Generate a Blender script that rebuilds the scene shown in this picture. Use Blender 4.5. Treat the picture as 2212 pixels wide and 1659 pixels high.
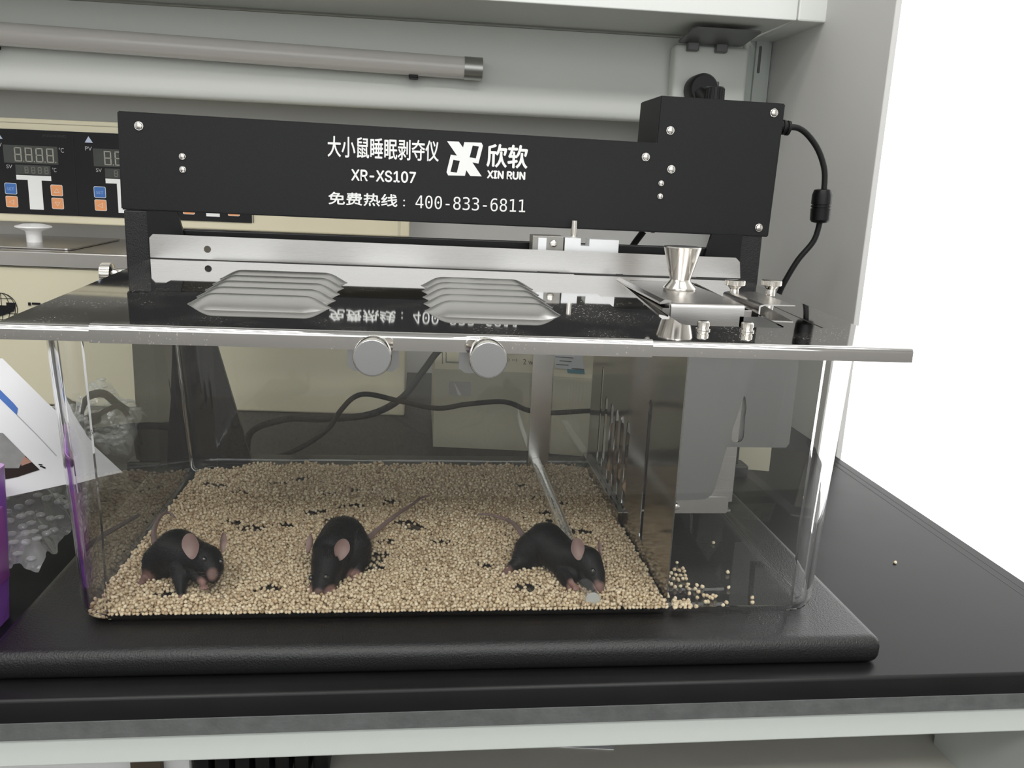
import bpy, bmesh, math, random
import numpy as np
from mathutils import Vector, Matrix
from mathutils.geometry import tessellate_polygon
for o in list(bpy.data.objects): bpy.data.objects.remove(o)
random.seed(7); np.random.seed(7)
SC = bpy.context.scene; COL = SC.collection
S = 0.001  # the scene is written in millimetres

# ------------------------------------------------------------------ camera
cd = bpy.data.cameras.new('camera'); cam = bpy.data.objects.new('camera', cd); COL.objects.link(cam); SC.camera = cam
cd.sensor_width = 36.0; cd.lens = 1868.46 / 2212 * 36.0; cd.clip_start = 0.01; cd.clip_end = 50
yaw, pitch, roll = 0.113834, 0.229811, 0.0423842
fw = Vector((math.sin(yaw)*math.cos(pitch), math.cos(yaw)*math.cos(pitch), -math.sin(pitch)))
rt = Vector((math.cos(yaw), -math.sin(yaw), 0)); up = rt.cross(fw)
r2 = rt*math.cos(roll) + up*math.sin(roll); u2 = -rt*math.sin(roll) + up*math.cos(roll)
M = Matrix((r2, u2, -fw)).transposed().to_4x4(); M.translation = Vector((-2.75214, -496.714, 267.7))*S
cam.matrix_world = M

# ------------------------------------------------------------------ world, lamps, exposure
w = bpy.data.worlds.new('world'); SC.world = w; w.use_nodes = True
bg = w.node_tree.nodes['Background']; bg.inputs[0].default_value = (0.93, 0.97, 1.0, 1); bg.inputs[1].default_value = 0.62
SC.view_settings.view_transform = 'Standard'; SC.view_settings.look = 'None'
SC.view_settings.exposure = 0.18; SC.view_settings.gamma = 1.0; SC.view_settings.use_curve_mapping = False
SC.cycles.transparent_max_bounces = 32; SC.cycles.max_bounces = 12; SC.cycles.transmission_bounces = 12; SC.cycles.glossy_bounces = 6
SC.cycles.sample_clamp_indirect = 6.0
def area(name, loc, rot, sx, sy, power, col=(1, 1, 1)):
    l = bpy.data.lights.new(name, 'AREA'); l.shape = 'RECTANGLE'; l.size = sx; l.size_y = sy; l.energy = power; l.color = col
    o = bpy.data.objects.new(name, l); COL.objects.link(o); o.location = loc; o.rotation_euler = rot; return o
for lx in (-0.9, 0.75):
    for ly in (-0.55, -1.9): area('ceiling_light', (lx, ly, 1.985), (0, 0, 0), 1.2, 0.6, 9 if ly > -1 else 22, (1, 0.99, 0.97))

# ------------------------------------------------------------------ materials
MATS = {}
def mat(name, col=(0.5, 0.5, 0.5), rough=0.5, metal=0.0, noise=0.0, nscale=60, bump=0.0, bscale=400, rvar=0.0, **kw):
    if name in MATS: return MATS[name]
    m = bpy.data.materials.new(name); MATS[name] = m; m.use_nodes = True
    nt = m.node_tree; b = nt.nodes['Principled BSDF']
    b.inputs['Base Color'].default_value = (*col, 1); b.inputs['Roughness'].default_value = rough; b.inputs['Metallic'].default_value = metal
    for k, v in kw.items(): b.inputs[k].default_value = v
    tc = nt.nodes.new('ShaderNodeTexCoord')
    if noise or rvar:
        n = nt.nodes.new('ShaderNodeTexNoise'); n.inputs['Scale'].default_value = nscale; n.inputs['Detail'].default_value = 4
        nt.links.new(tc.outputs['Object'], n.inputs['Vector'])
    if noise:
        mx = nt.nodes.new('ShaderNodeMix'); mx.data_type = 'RGBA'
        mx.inputs[6].default_value = (*[c*(1-noise) for c in col], 1); mx.inputs[7].default_value = (*[min(1, c*(1+noise)) for c in col], 1)
        nt.links.new(n.outputs['Fac'], mx.inputs[0]); nt.links.new(mx.outputs[2], b.inputs['Base Color'])
    if rvar:
        mr = nt.nodes.new('ShaderNodeMapRange'); mr.inputs[3].default_value = max(0, rough-rvar); mr.inputs[4].default_value = rough+rvar
        nt.links.new(n.outputs['Fac'], mr.inputs[0]); nt.links.new(mr.outputs[0], b.inputs['Roughness'])
    if bump:
        n2 = nt.nodes.new('ShaderNodeTexNoise'); n2.inputs['Scale'].default_value = bscale; n2.inputs['Detail'].default_value = 3
        nt.links.new(tc.outputs['Object'], n2.inputs['Vector'])
        bp_ = nt.nodes.new('ShaderNodeBump'); bp_.inputs['Strength'].default_value = bump; bp_.inputs['Distance'].default_value = 0.001
        nt.links.new(n2.outputs['Fac'], bp_.inputs['Height']); nt.links.new(bp_.outputs[0], b.inputs['Normal'])
    return m
def brushed(name, col, rough, stretch=(2, 400, 400), dust=0.0, bump=0.05):
    if name in MATS: return MATS[name]
    m = mat(name, col, rough, 1.0); nt = m.node_tree; b = nt.nodes['Principled BSDF']
    tc = nt.nodes.new('ShaderNodeTexCoord'); mp = nt.nodes.new('ShaderNodeMapping'); mp.inputs['Scale'].default_value = stretch
    n = nt.nodes.new('ShaderNodeTexNoise'); n.inputs['Scale'].default_value = 1.0; n.inputs['Detail'].default_value = 3
    nt.links.new(tc.outputs['Object'], mp.inputs[0]); nt.links.new(mp.outputs[0], n.inputs['Vector'])
    mr = nt.nodes.new('ShaderNodeMapRange'); mr.inputs[3].default_value = rough*0.75; mr.inputs[4].default_value = rough*1.3
    nt.links.new(n.outputs['Fac'], mr.inputs[0]); nt.links.new(mr.outputs[0], b.inputs['Roughness'])
    bu = nt.nodes.new('ShaderNodeBump'); bu.inputs['Strength'].default_value = bump; bu.inputs['Distance'].default_value = 0.0002
    nt.links.new(n.outputs['Fac'], bu.inputs['Height']); nt.links.new(bu.outputs[0], b.inputs['Normal'])
    if dust:   # pale specks and smears of dust lying on the sheet
        n3 = nt.nodes.new('ShaderNodeTexNoise'); n3.inputs['Scale'].default_value = 700; n3.inputs['Detail'].default_value = 1
        n4 = nt.nodes.new('ShaderNodeTexNoise'); n4.inputs['Scale'].default_value = 16; n4.inputs['Detail'].default_value = 5
        for q in (n3, n4): nt.links.new(tc.outputs['Object'], q.inputs['Vector'])
        r3 = nt.nodes.new('ShaderNodeMapRange'); r3.inputs[1].default_value = 0.66; r3.inputs[2].default_value = 0.74
        r4 = nt.nodes.new('ShaderNodeMapRange'); r4.inputs[1].default_value = 0.46; r4.inputs[2].default_value = 0.75
        nt.links.new(n3.outputs['Fac'], r3.inputs[0]); nt.links.new(n4.outputs['Fac'], r4.inputs[0])
        mu = nt.nodes.new('ShaderNodeMath'); mu.operation = 'MULTIPLY'; nt.links.new(r3.outputs[0], mu.inputs[0]); nt.links.new(r4.outputs[0], mu.inputs[1])
        ad = nt.nodes.new('ShaderNodeMath'); ad.operation = 'MULTIPLY_ADD'; nt.links.new(r4.outputs[0], ad.inputs[0]); ad.inputs[1].default_value = dust*0.12; nt.links.new(mu.outputs[0], ad.inputs[2])
        ad.use_clamp = True
        df = nt.nodes.new('ShaderNodeBsdfDiffuse'); df.inputs[0].default_value = (0.6, 0.58, 0.54, 1)
        mx = nt.nodes.new('ShaderNodeMixShader'); nt.links.new(ad.outputs[0], mx.inputs[0]); nt.links.new(b.outputs[0], mx.inputs[1]); nt.links.new(df.outputs[0], mx.inputs[2])
        nt.links.new(mx.outputs[0], nt.nodes['Material Output'].inputs[0])
    return m
def sheet_clear(name, tint=(0.97, 0.975, 0.97), haze=0.012, gain=1.0, ior=1.49):
    """thin clear plastic: transparency, one mirror reflection per outer face, a little uneven diffuse haze"""
    m = bpy.data.materials.new(name); MATS[name] = m; m.use_nodes = True; nt = m.node_tree; nt.nodes.clear()
    out = nt.nodes.new('ShaderNodeOutputMaterial'); tr = nt.nodes.new('ShaderNodeBsdfTransparent'); tr.inputs[0].default_value = (*tint, 1)
    gl = nt.nodes.new('ShaderNodeBsdfGlossy'); gl.inputs['Roughness'].default_value = 0.015; gl.inputs[0].default_value = (1, 1, 1, 1)
    fr = nt.nodes.new('ShaderNodeFresnel'); fr.inputs[0].default_value = ior
    ge = nt.nodes.new('ShaderNodeNewGeometry'); inv = nt.nodes.new('ShaderNodeMath'); inv.operation = 'SUBTRACT'; inv.inputs[0].default_value = gain
    sc_ = nt.nodes.new('ShaderNodeMath'); sc_.operation = 'MULTIPLY'; nt.links.new(ge.outputs['Backfacing'], sc_.inputs[0]); sc_.inputs[1].default_value = gain
    nt.links.new(sc_.outputs[0], inv.inputs[1])
    mu = nt.nodes.new('ShaderNodeMath'); mu.operation = 'MULTIPLY'; mu.use_clamp = True
    nt.links.new(fr.outputs[0], mu.inputs[0]); nt.links.new(inv.outputs[0], mu.inputs[1])
    mx = nt.nodes.new('ShaderNodeMixShader'); nt.links.new(mu.outputs[0], mx.inputs[0]); nt.links.new(tr.outputs[0], mx.inputs[1]); nt.links.new(gl.outputs[0], mx.inputs[2])
    df = nt.nodes.new('ShaderNodeBsdfDiffuse'); df.inputs[0].default_value = (0.8, 0.8, 0.8, 1)
    tc = nt.nodes.new('ShaderNodeTexCoord'); n = nt.nodes.new('ShaderNodeTexNoise'); n.inputs['Scale'].default_value = 9; n.inputs['Detail'].default_value = 6
    nt.links.new(tc.outputs['Object'], n.inputs['Vector'])
    mr = nt.nodes.new('ShaderNodeMapRange'); mr.inputs[1].default_value = 0.35; mr.inputs[2].default_value = 0.75; mr.inputs[3].default_value = haze*0.4; mr.inputs[4].default_value = haze*2.2
    nt.links.new(n.outputs['Fac'], mr.inputs[0])
    m2 = nt.nodes.new('ShaderNodeMixShader'); nt.links.new(mr.outputs[0], m2.inputs[0]); nt.links.new(mx.outputs[0], m2.inputs[1]); nt.links.new(df.outputs[0], m2.inputs[2])
    nt.links.new(m2.outputs[0], out.inputs[0]); return m
def emit(name, col, k):
    m = bpy.data.materials.new(name); m.use_nodes = True; nt = m.node_tree; nt.nodes.clear()
    e = nt.nodes.new('ShaderNodeEmission'); e.inputs[0].default_value = (*col, 1); e.inputs[1].default_value = k
    o = nt.nodes.new('ShaderNodeOutputMaterial'); nt.links.new(e.outputs[0], o.inputs[0]); return m

SP = {'Specular IOR Level': 0.28}
POWDER = mat('black_powder_coat', (0.0075, 0.0075, 0.008), 0.36, bump=0.35, bscale=900)
BOXBLK = mat('black_enamel', (0.0105, 0.0108, 0.0115), 0.5, **SP, bump=0.2, bscale=1400)
SATIN = mat('black_satin', (0.006, 0.006, 0.0065), 0.35, **SP)
BENCHM = mat('bench_black', (0.0085, 0.0085, 0.009), 0.33, **SP, noise=0.25, nscale=25, rvar=0.06)
EDGE = mat('bench_edge_black', (0.02, 0.02, 0.02), 0.38, noise=0.3, nscale=30)
WORN = mat('worn_grey_edge', (0.105, 0.11, 0.108), 0.75, noise=0.35, nscale=110, bump=0.3)
RAILW = mat('pale_green_enamel', (0.60, 0.635, 0.60), 0.4)
SHELFW = mat('shelf_enamel', (0.70, 0.72, 0.68), 0.42)
SHELFF = mat('shelf_front_white', (0.86, 0.88, 0.85), 0.4)
WALL = mat('wall_paint', (0.70, 0.695, 0.68), 0.8, noise=0.03, nscale=5)
CEIL = mat('ceiling_paint', (0.8, 0.8, 0.78), 0.8)
WALLF = mat('far_wall_paint', (0.5, 0.49, 0.47), 0.8)
FLOORM = mat('floor_vinyl', (0.13, 0.13, 0.13), 0.5, noise=0.1, nscale=8)
CREAM = mat('cream_plastic', (0.72, 0.67, 0.50), 0.42, noise=0.03, nscale=10)
CREAMD = mat('aged_cream', (0.55, 0.52, 0.40), 0.55, noise=0.12, nscale=14)
STEEL = brushed('brushed_steel', (0.60, 0.58, 0.56), 0.24, stretch=(6, 5000, 5000), bump=0.0)
MIRROR = brushed('lid_steel', (0.56, 0.55, 0.54), 0.035, stretch=(3, 4000, 4000), dust=0.35, bump=0.0)
FOLD = brushed('folded_steel', (0.50, 0.485, 0.47), 0.28, stretch=(6, 5000, 5000), bump=0.0)
MATTEST = mat('satin_pressed_steel', (0.56, 0.555, 0.54), 0.28, 1.0)
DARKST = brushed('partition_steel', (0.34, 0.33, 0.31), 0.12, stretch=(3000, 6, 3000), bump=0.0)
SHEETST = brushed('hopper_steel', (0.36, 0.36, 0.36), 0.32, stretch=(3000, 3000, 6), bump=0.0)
CHROME = mat('nickel', (0.78, 0.75, 0.70), 0.16, 1.0)
KNOBF = mat('turned_face', (0.46, 0.46, 0.47), 0.3, 1.0)
ALU = mat('aluminium', (0.80, 0.81, 0.82), 0.42, 0.55)
ALUD = mat('grey_anodised', (0.30, 0.29, 0.27), 0.4, 0.6)
WHITE = mat('white_print', (0.86, 0.87, 0.86), 0.5)
WPLAS = mat('white_plastic', (0.82, 0.82, 0.82), 0.4)
RUBBER = mat('black_rubber', (0.012, 0.012, 0.012), 0.45, **SP)
GREYPL = mat('grey_plastic', (0.12, 0.125, 0.12), 0.35)
TUBEM = mat('tube_glass', (0.66, 0.63, 0.60), 0.18)
FEET = mat('tin_cap', (0.45, 0.45, 0.43), 0.35, 0.8)
PURPLE = mat('purple_plastic', (0.24, 0.09, 0.46), 0.3, noise=0.2, nscale=12)
PAPER = mat('white_paper', (0.80, 0.80, 0.83), 0.6)
PRINTB = mat('blue_print', (0.07, 0.17, 0.50), 0.5)
PRINTK = mat('black_print', (0.01, 0.01, 0.012), 0.5, **SP)
ORANGE = mat('orange_key', (0.80, 0.34, 0.14), 0.5)
BLUEK = mat('blue_key', (0.05, 0.16, 0.46), 0.5)
LCD = mat('dark_display', (0.055, 0.06, 0.055), 0.25)
SEG = mat('unlit_segment', (0.36, 0.35, 0.30), 0.5)
SEGD = mat('dim_segment', (0.17, 0.165, 0.15), 0.5)
BEIGE = mat('beige_board', (0.74, 0.71, 0.63), 0.6, noise=0.08, nscale=30)
ACRYL = sheet_clear('clear_acrylic', haze=0.002, gain=1.5)
FLOORC = sheet_clear('clear_cage_floor', tint=(0.9, 0.9, 0.9), haze=0.008)
WRAP = sheet_clear('bubble_film', tint=(0.93, 0.94, 0.94), haze=0.17, gain=2.0)
CORNER = mat('moulded_acrylic', (1, 1, 1), 0.02, 0.0); CORNER.node_tree.nodes['Principled BSDF'].inputs['Transmission Weight'].default_value = 1.0
CORNER.node_tree.nodes['Principled BSDF'].inputs['IOR'].default_value = 1.49

# ------------------------------------------------------------------ helpers
def tag(o, label=None, cat=None, group=None, kind=None):
    if label: o['label'] = label
    if cat: o['category'] = cat
    if group: o['group'] = group
    if kind: o['kind'] = kind
    return o
def thing(name, loc, label, cat, group=None):
    o = bpy.data.objects.new(name, None); COL.objects.link(o); o.empty_display_size = 0.02
    o.location = Vector(loc)*S; return tag(o, label, cat, group)
def root_of(o):
    while o.parent: o = o.parent
    return o
def shear_lid(v): return Vector((v.x, v.y, v.z + 0.0326*v.y - 0.0056*v.x))
def obj(name, bm, m, parent=None, label=None, cat=None, group=None, kind=None, smooth=None, fn=None, mats=None):
    me = bpy.data.meshes.new(name); bmesh.ops.remove_doubles(bm, verts=bm.verts, dist=1e-4)
    bmesh.ops.recalc_face_normals(bm, faces=bm.faces)
    if fn:
        for v in bm.verts: v.co = fn(v.co)
    off = (root_of(parent).location/S) if parent else Vector((0, 0, 0))
    org = Vector((0, 0, 0))
    if not parent:
        xs = [v.co for v in bm.verts]; org = Vector((sum(v.x for v in xs)/len(xs), sum(v.y for v in xs)/len(xs), min(v.z for v in xs))); off = org
    for v in bm.verts: v.co = (v.co - off)*S
    bm.to_mesh(me); bm.free()
    for mm in (mats or [m]): me.materials.append(mm)
    o = bpy.data.objects.new(name, me); COL.objects.link(o)
    if parent: o.parent = parent
    else: o.location = org*S
    if smooth:
        me.polygons.foreach_set('use_smooth', [True]*len(me.polygons))
        me.set_sharp_from_angle(angle=math.radians(smooth))
    return tag(o, label, cat, group, kind)
def struct(name, bm, m): return obj(name, bm, m, kind='structure')
def B(): return bmesh.new()
def box(bm, x0, x1, y0, y1, z0, z1, bev=0, seg=2):
    t = bmesh.new()
    vs = [t.verts.new((x, y, z)) for x in (x0, x1) for y in (y0, y1) for z in (z0, z1)]
    for f in ((0,1,3,2),(4,6,7,5),(0,4,5,1),(2,3,7,6),(0,2,6,4),(1,5,7,3)): t.faces.new([vs[i] for i in f])
    bmesh.ops.recalc_face_normals(t, faces=t.faces)
    if bev: bmesh.ops.bevel(t, geom=t.edges[:], offset=bev, segments=seg, profile=0.5, affect='EDGES')
    merge(bm, t)
def merge(bm, t, fn=None):
    mp = {v: bm.verts.new(fn(v.co) if fn else v.co) for v in t.verts}
    for f in t.faces:
        try:
            g = bm.faces.new([mp[v] for v in f.verts]); g.material_index = f.material_index
        except ValueError: pass
    t.free()
AX = {'x': lambda a, b, c: (c, a, b), 'y': lambda a, b, c: (a, c, b), 'z': lambda a, b, c: (a, b, c)}
def plate(bm, outer, holes, axis, a0, a1):
    """a sheet with any outline and holes; axis = direction of its thickness"""
    loops = [outer] + list(holes); P = [p for l in loops for p in l]
    tris = tessellate_polygon([[Vector((p[0], p[1], 0)) for p in l] for l in loops])
    f = AX[axis]
    A = [bm.verts.new(f(p[0], p[1], a0)) for p in P]; C = [bm.verts.new(f(p[0], p[1], a1)) for p in P]
    for t in tris:
        for L in (A, C):
            try: bm.faces.new([L[i] for i in t])
            except ValueError: pass
    k = 0
    for l in loops:
        n = len(l)
        for i in range(n):
            j = (i+1) % n
            try: bm.faces.new((A[k+i], A[k+j], C[k+j], C[k+i]))
            except ValueError: pass
        k += n
def rrect(x0, x1, y0, y1, r, seg=5, which=(1, 1, 1, 1)):
    out = []
    for (cx, cy, a, on, kx, ky) in ((x1-r, y1-r, 0, which[0], x1, y1), (x0+r, y1-r, 90, which[1], x0, y1), (x0+r, y0+r, 180, which[2], x0, y0), (x1-r, y0+r, 270, which[3], x1, y0)):
        if not on: out.append((kx, ky)); continue
        for i in range(seg+1):
            t = math.radians(a + 90*i/seg); out.append((cx + r*math.cos(t), cy + r*math.sin(t)))
    return out
def circle(cx, cy, r, n=16): return [(cx+r*math.cos(2*math.pi*i/n), cy+r*math.sin(2*math.pi*i/n)) for i in range(n)]
def frame_of(d):
    d = d.normalized(); a = Vector((0, 0, 1)) if abs(d.z) < 0.9 else Vector((1, 0, 0)); u = d.cross(a).normalized(); return u, d.cross(u).normalized()
def tube(bm, pts, r, seg=12, smooth=True, sub=6, cap=True):
    pts = [Vector(p) for p in pts]; n = len(pts)
    R = r if isinstance(r, (list, tuple)) else [r]*n
    if smooth and n > 2:
        q, RR = [], []
        for i in range(n-1):
            p0, p1, p2, p3 = pts[max(i-1, 0)], pts[i], pts[i+1], pts[min(i+2, n-1)]
            for k in range(sub):
                t = k/sub
                q.append(0.5*((2*p1)+(-p0+p2)*t+(2*p0-5*p1+4*p2-p3)*t*t+(-p0+3*p1-3*p2+p3)*t**3)); RR.append(R[i]*(1-t)+R[i+1]*t)
        q.append(pts[-1]); RR.append(R[-1]); pts, R = q, RR; n = len(pts)
    u = None; rings = []
    for i, p in enumerate(pts):
        d = (pts[min(i+1, n-1)] - pts[max(i-1, 0)]).normalized()
        if u is None: u, _ = frame_of(d)
        u = (u - d*u.dot(d)).normalized(); v = d.cross(u)
        rings.append([bm.verts.new(p + (u*math.cos(2*math.pi*k/seg) + v*math.sin(2*math.pi*k/seg))*R[i]) for k in range(seg)])
    for a, b in zip(rings, rings[1:]):
        for k in range(seg): bm.faces.new((a[k], a[(k+1) % seg], b[(k+1) % seg], b[k]))
    if cap: bm.faces.new(rings[0]); bm.faces.new(rings[-1])
def lathe(bm, c, axis, prof, seg=28):
    """prof: list of (distance along axis, radius); ends capped"""
    c = Vector(c); d = Vector(axis).normalized(); u, v = frame_of(d); rings = []
    for t, r in prof:
        rings.append([bm.verts.new(c + d*t + (u*math.cos(2*math.pi*k/seg)+v*math.sin(2*math.pi*k/seg))*max(r, 0.01)) for k in range(seg)])
    for a, b in zip(rings, rings[1:]):
        for k in range(seg): bm.faces.new((a[k], a[(k+1) % seg], b[(k+1) % seg], b[k]))
    bm.faces.new(rings[0]); bm.faces.new(rings[-1])
def sphere(bm, c, r, u=10, v=7):
    rr = r if isinstance(r, (tuple, list)) else (r, r, r)
    bmesh.ops.create_uvsphere(bm, u_segments=u, v_segments=v, radius=1, matrix=Matrix.Translation(c) @ Matrix.Diagonal((*rr, 1)))
def font(fn):
    try: return bpy.data.fonts.load(bpy.utils.system_resource('DATAFILES', path='fonts') + '/' + fn, check_existing=True)
    except Exception: return None
def text_quad(bm, s, x0, x1, z0, z1, y, slope=0.0, bold=0.0, proud=0.12, fnt=None):
    """lettering fitted to a rectangle on a vertical face; bold = stroke thickening in mm"""
    if bold:
        for k, (dx, dz) in enumerate(((0, 0), (1, 0), (-1, 0), (0, 1), (0, -1))): text_quad(bm, s, x0+bold+dx*bold, x1-bold+dx*bold, z0+bold+dz*bold, z1-bold+dz*bold, y, slope, 0, proud+k*0.012, fnt)
        return
    cu = bpy.data.curves.new('t', 'FONT'); cu.body = s; cu.resolution_u = 4
    if fnt and font(fnt): cu.font = font(fnt)
    o = bpy.data.objects.new('t', cu); COL.objects.link(o); dg = bpy.context.evaluated_depsgraph_get(); dg.update()
    me = bpy.data.meshes.new_from_object(o.evaluated_get(dg)); bpy.data.objects.remove(o); bpy.data.curves.remove(cu)
    if not me.vertices: return
    co = np.array([v.co[:] for v in me.vertices]); a, b = co.min(0), co.max(0)
    t = bmesh.new(); t.from_mesh(me); bpy.data.meshes.remove(me)
    def f(v):
        X = x0 + (v.x-a[0])/(b[0]-a[0])*(x1-x0); return Vector((X, y-proud, z0 + (v.y-a[1])/(b[1]-a[1])*(z1-z0) + slope*(X-x0)))
    merge(bm, t, f)
def screw(parent, c, axis, r=3.0, washer=True, name='screw', dim=False):
    bm = B(); d = Vector(axis).normalized(); c = Vector(c)
    if washer: lathe(bm, c, d, [(0, r*1.18), (0.5, r*1.2), (0.8, r*1.1)], 20)
    lathe(bm, c, d, [(0.6, r*0.9), (1.0, r), (1.7, r*0.86), (2.1, r*0.55)], 20)
    o = obj(name, bm, CHROME, parent, smooth=35)
    u, v = frame_of(d); bm = B(); c2 = c + d*2.12
    for a_, b_ in ((u, v), (v, u)):
        q = [c2 + a_*sa*r*0.52 + b_*sb*r*0.13 for sa, sb in ((-1, -1), (1, -1), (1, 1), (-1, 1))]
        bm.faces.new([bm.verts.new(p) for p in q])
    if not (parent and parent.parent): obj('slot_cross', bm, PRINTK, o)
    else: bm.free()
    return o

# ------------------------------------------------------------------ the setting
bm = B(); box(bm, -2200, 472, 787, 830, -900, 2000); struct('wall_back', bm, WALL)
bm = B(); box(bm, 469.5, 476, 390, 787, -900, 2000, 1); struct('wall_column', bm, WALL)
bm = B(); box(bm, -2200, 2600, -2600, 830, -930, -900); struct('floor', bm, FLOORM)
bm = B(); box(bm, -2200, 2600, -2600, 830, 2000, 2030); struct('ceiling', bm, CEIL)
bm = B(); box(bm, -2230, -2200, -2600, 830, -900, 2000); struct('wall_left', bm, WALL)
bm = B(); box(bm, 2600, 2630, -2600, 830, -900, 2000); struct('wall_right', bm, WALL)
bm = B(); box(bm, -2200, 2600, -2630, -2600, -900, 2000); struct('wall_front', bm, WALLF)
bm = B(); box(bm, 476, 2600, 800, 812, -900, 2000)
WINM = emit('daylit_blind', (1.0, 1.0, 0.99), 2.0); struct('window_1', bm, WINM)
bm = B(); box(bm, -1500, 1500, -2599, -2590, 130, 1500); struct('front_fill_panel', bm, emit('front_fill_glow', (0.96, 0.99, 1.0), 1.7))  # unseen glowing panel behind the camera, added as front fill light

# ------------------------------------------------------------------ lab bench
bt = -18.6
def bx(v): return Vector((v.x, v.y + (0.0076*v.x if v.y < 300 else 0), v.z))
t = thing('lab_bench', (0, 300, -900), 'white and pale green metal lab bench with black worktop under the clear cage', 'bench')
FY = -50.7
bm = B(); plate(bm, [(FY+2, bt), (FY+0.6, bt-0.6), (FY, bt-2), (FY, bt-14.2), (783, bt-14.2), (783, bt)], [], 'x', -1500, 469)
obj('worktop', bm, BENCHM, t, smooth=50, fn=bx)
bm = B(); box(bm, -1500, 469, FY-0.3, FY+30, bt-25.1, bt-14.1, 0.4); obj('edge_strip', bm, WORN, t, fn=bx, label='worn dark grey lower edge strip')
bm = B(); box(bm, -1500, 469, FY+2.5, FY+22, bt-43.5, bt-25.2, 1); obj('apron_rail', bm, RAILW, t, fn=bx)
bm = B(); box(bm, -1500, 470, 15, 770, -152, -146, 1); obj('under_shelf', bm, BEIGE, t, label='beige board under the worktop')
bm = B(); box(bm, 404, 469, FY+6, 60, -900, bt-40, 2); box(bm, 410, 469, 60, 770, -900, bt-40, 1); obj('side_panel', bm, RAILW, t)
bm = B(); box(bm, -1500, 469, 765, 780, -900, bt-26); obj('rear_panel', bm, SHELFW, t)
for x in (452, 459.5):
    bm = B(); box(bm, x, x+1.6, -30, 388, bt-0.01, bt+0.12); obj('tape_line', bm, PRINTK, t, fn=bx)
# things kept under the worktop
bm = B(); box(bm, -420, -150, 32, 200, -146, -88, 3); obj('storage_carton', bm, WPLAS, None, 'white carton standing on the board below the black worktop', 'box')
bm = B()
for k in range(7): box(bm, -148+k*13, -137+k*13, 30+k*2, 150, -146, -84-(k % 3)*6, 3)
tag(obj('plastic_bag', bm, SATIN, None, smooth=40), 'dark glossy plastic bag under the worktop beside the white carton', 'bag')
bm = B(); box(bm, -186, -166, 22, 30, -146, -88, 2); obj('bottle_brush', bm, mat('brown_bristle', (0.08, 0.06, 0.04), 0.8, noise=.5), None, 'small brown and black item under the worktop beside the white carton', 'brush')
bm = B(); plate(bm, [(45, 75), (150, 62), (190, 240), (75, 260)], [], 'z', -145.8, -145.2); obj('paper_sheet', bm, PAPER, None, 'loose white paper sheet lying on the beige board below', 'paper')

# ------------------------------------------------------------------ shelf unit over the bench
t = thing('reagent_shelf', (0, 740, bt), 'pale metal shelf unit above the bench with a thick white front edge', 'shelf')
bm = B(); box(bm, -1500, 432, 553, 766, 465.4, 470, 0.8); obj('shelf_board', bm, SHELFW, t)
bm = B(); box(bm, -1500, 434, 548, 553, 465, 520, 1.2); obj('front_beam', bm, SHELFF, t, label='white front edge beam')
bm = B(); box(bm, 436, 476, 549, 772, 465, 522, 2); obj('end_cap', bm, SHELFF, t)
# back panel, folded: flat face, then a rounded lip along its bottom edge
bm = B(); prof = [(696, 462), (690, 459)] + [(690 - 14*(1-math.cos(a)), 392 - 60*k/8) for k, a in ((k, math.pi/2*k/8*0.6) for k in range(9))] + [(683, 329), (686, 327), (700, 330), (702, 462)]
prof = [(700, 463), (692, 461), (691, 420), (688, 400), (682, 378), (678, 364), (677, 357), (680, 353), (688, 352), (702, 356), (704, 463)]
plate(bm, prof, [], 'x', -1500, 424); obj('back_panel', bm, SHELFW, t, smooth=50)
bm = B(); plate(bm, rrect(446, 463, bt+1, 640, 1), [rrect(449.5, 453.5, 424, 459, 1.9)], 'y', 700, 706); box(bm, 430, 446, 704, 720, bt+1, 640, 1); box(bm, 463, 468.5, 704, 760, bt+1, 640); obj('upright', bm, RAILW, t, label='slotted upright post')
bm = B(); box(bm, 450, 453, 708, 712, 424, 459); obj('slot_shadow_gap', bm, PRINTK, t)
# rail of the lamp
t = thing('tube_lamp', (-200, 668, 400), 'unlit fluorescent tube lamp fixed to the panel under the shelf', 'lamp')
def tz(x): return 414.7 - 0.0162*(x+505)
bm = B(); tube(bm, [(-1300, 668, tz(-1300)), (64, 668, tz(64))], 13.5, 28, smooth=False); obj('tube', bm, TUBEM, t, smooth=60)
bm = B(); tube(bm, [(52, 668, tz(52)), (75, 668, tz(75))], 14.2, 28, smooth=False); obj('end_cap', bm, FEET, t, smooth=60)
for x in (-520, -12):
    bm = B(); box(bm, x-6, x+6, 664, 692, tz(x)-16.5, tz(x)-12.5, 1); obj('clip', bm, PRINTK, t)
bm = B(); text_quad(bm, '电 远 程 极', -548, -506, tz(-520)+1.5, tz(-520)+6, 654.6); text_quad(bm, 'BPZLighttech', -550, -504, tz(-520)-3.5, tz(-520)+0.4, 654.9)
obj('printed_mark', bm, mat('grey_print', (0.28, 0.26, 0.25), 0.6), t)
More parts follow.
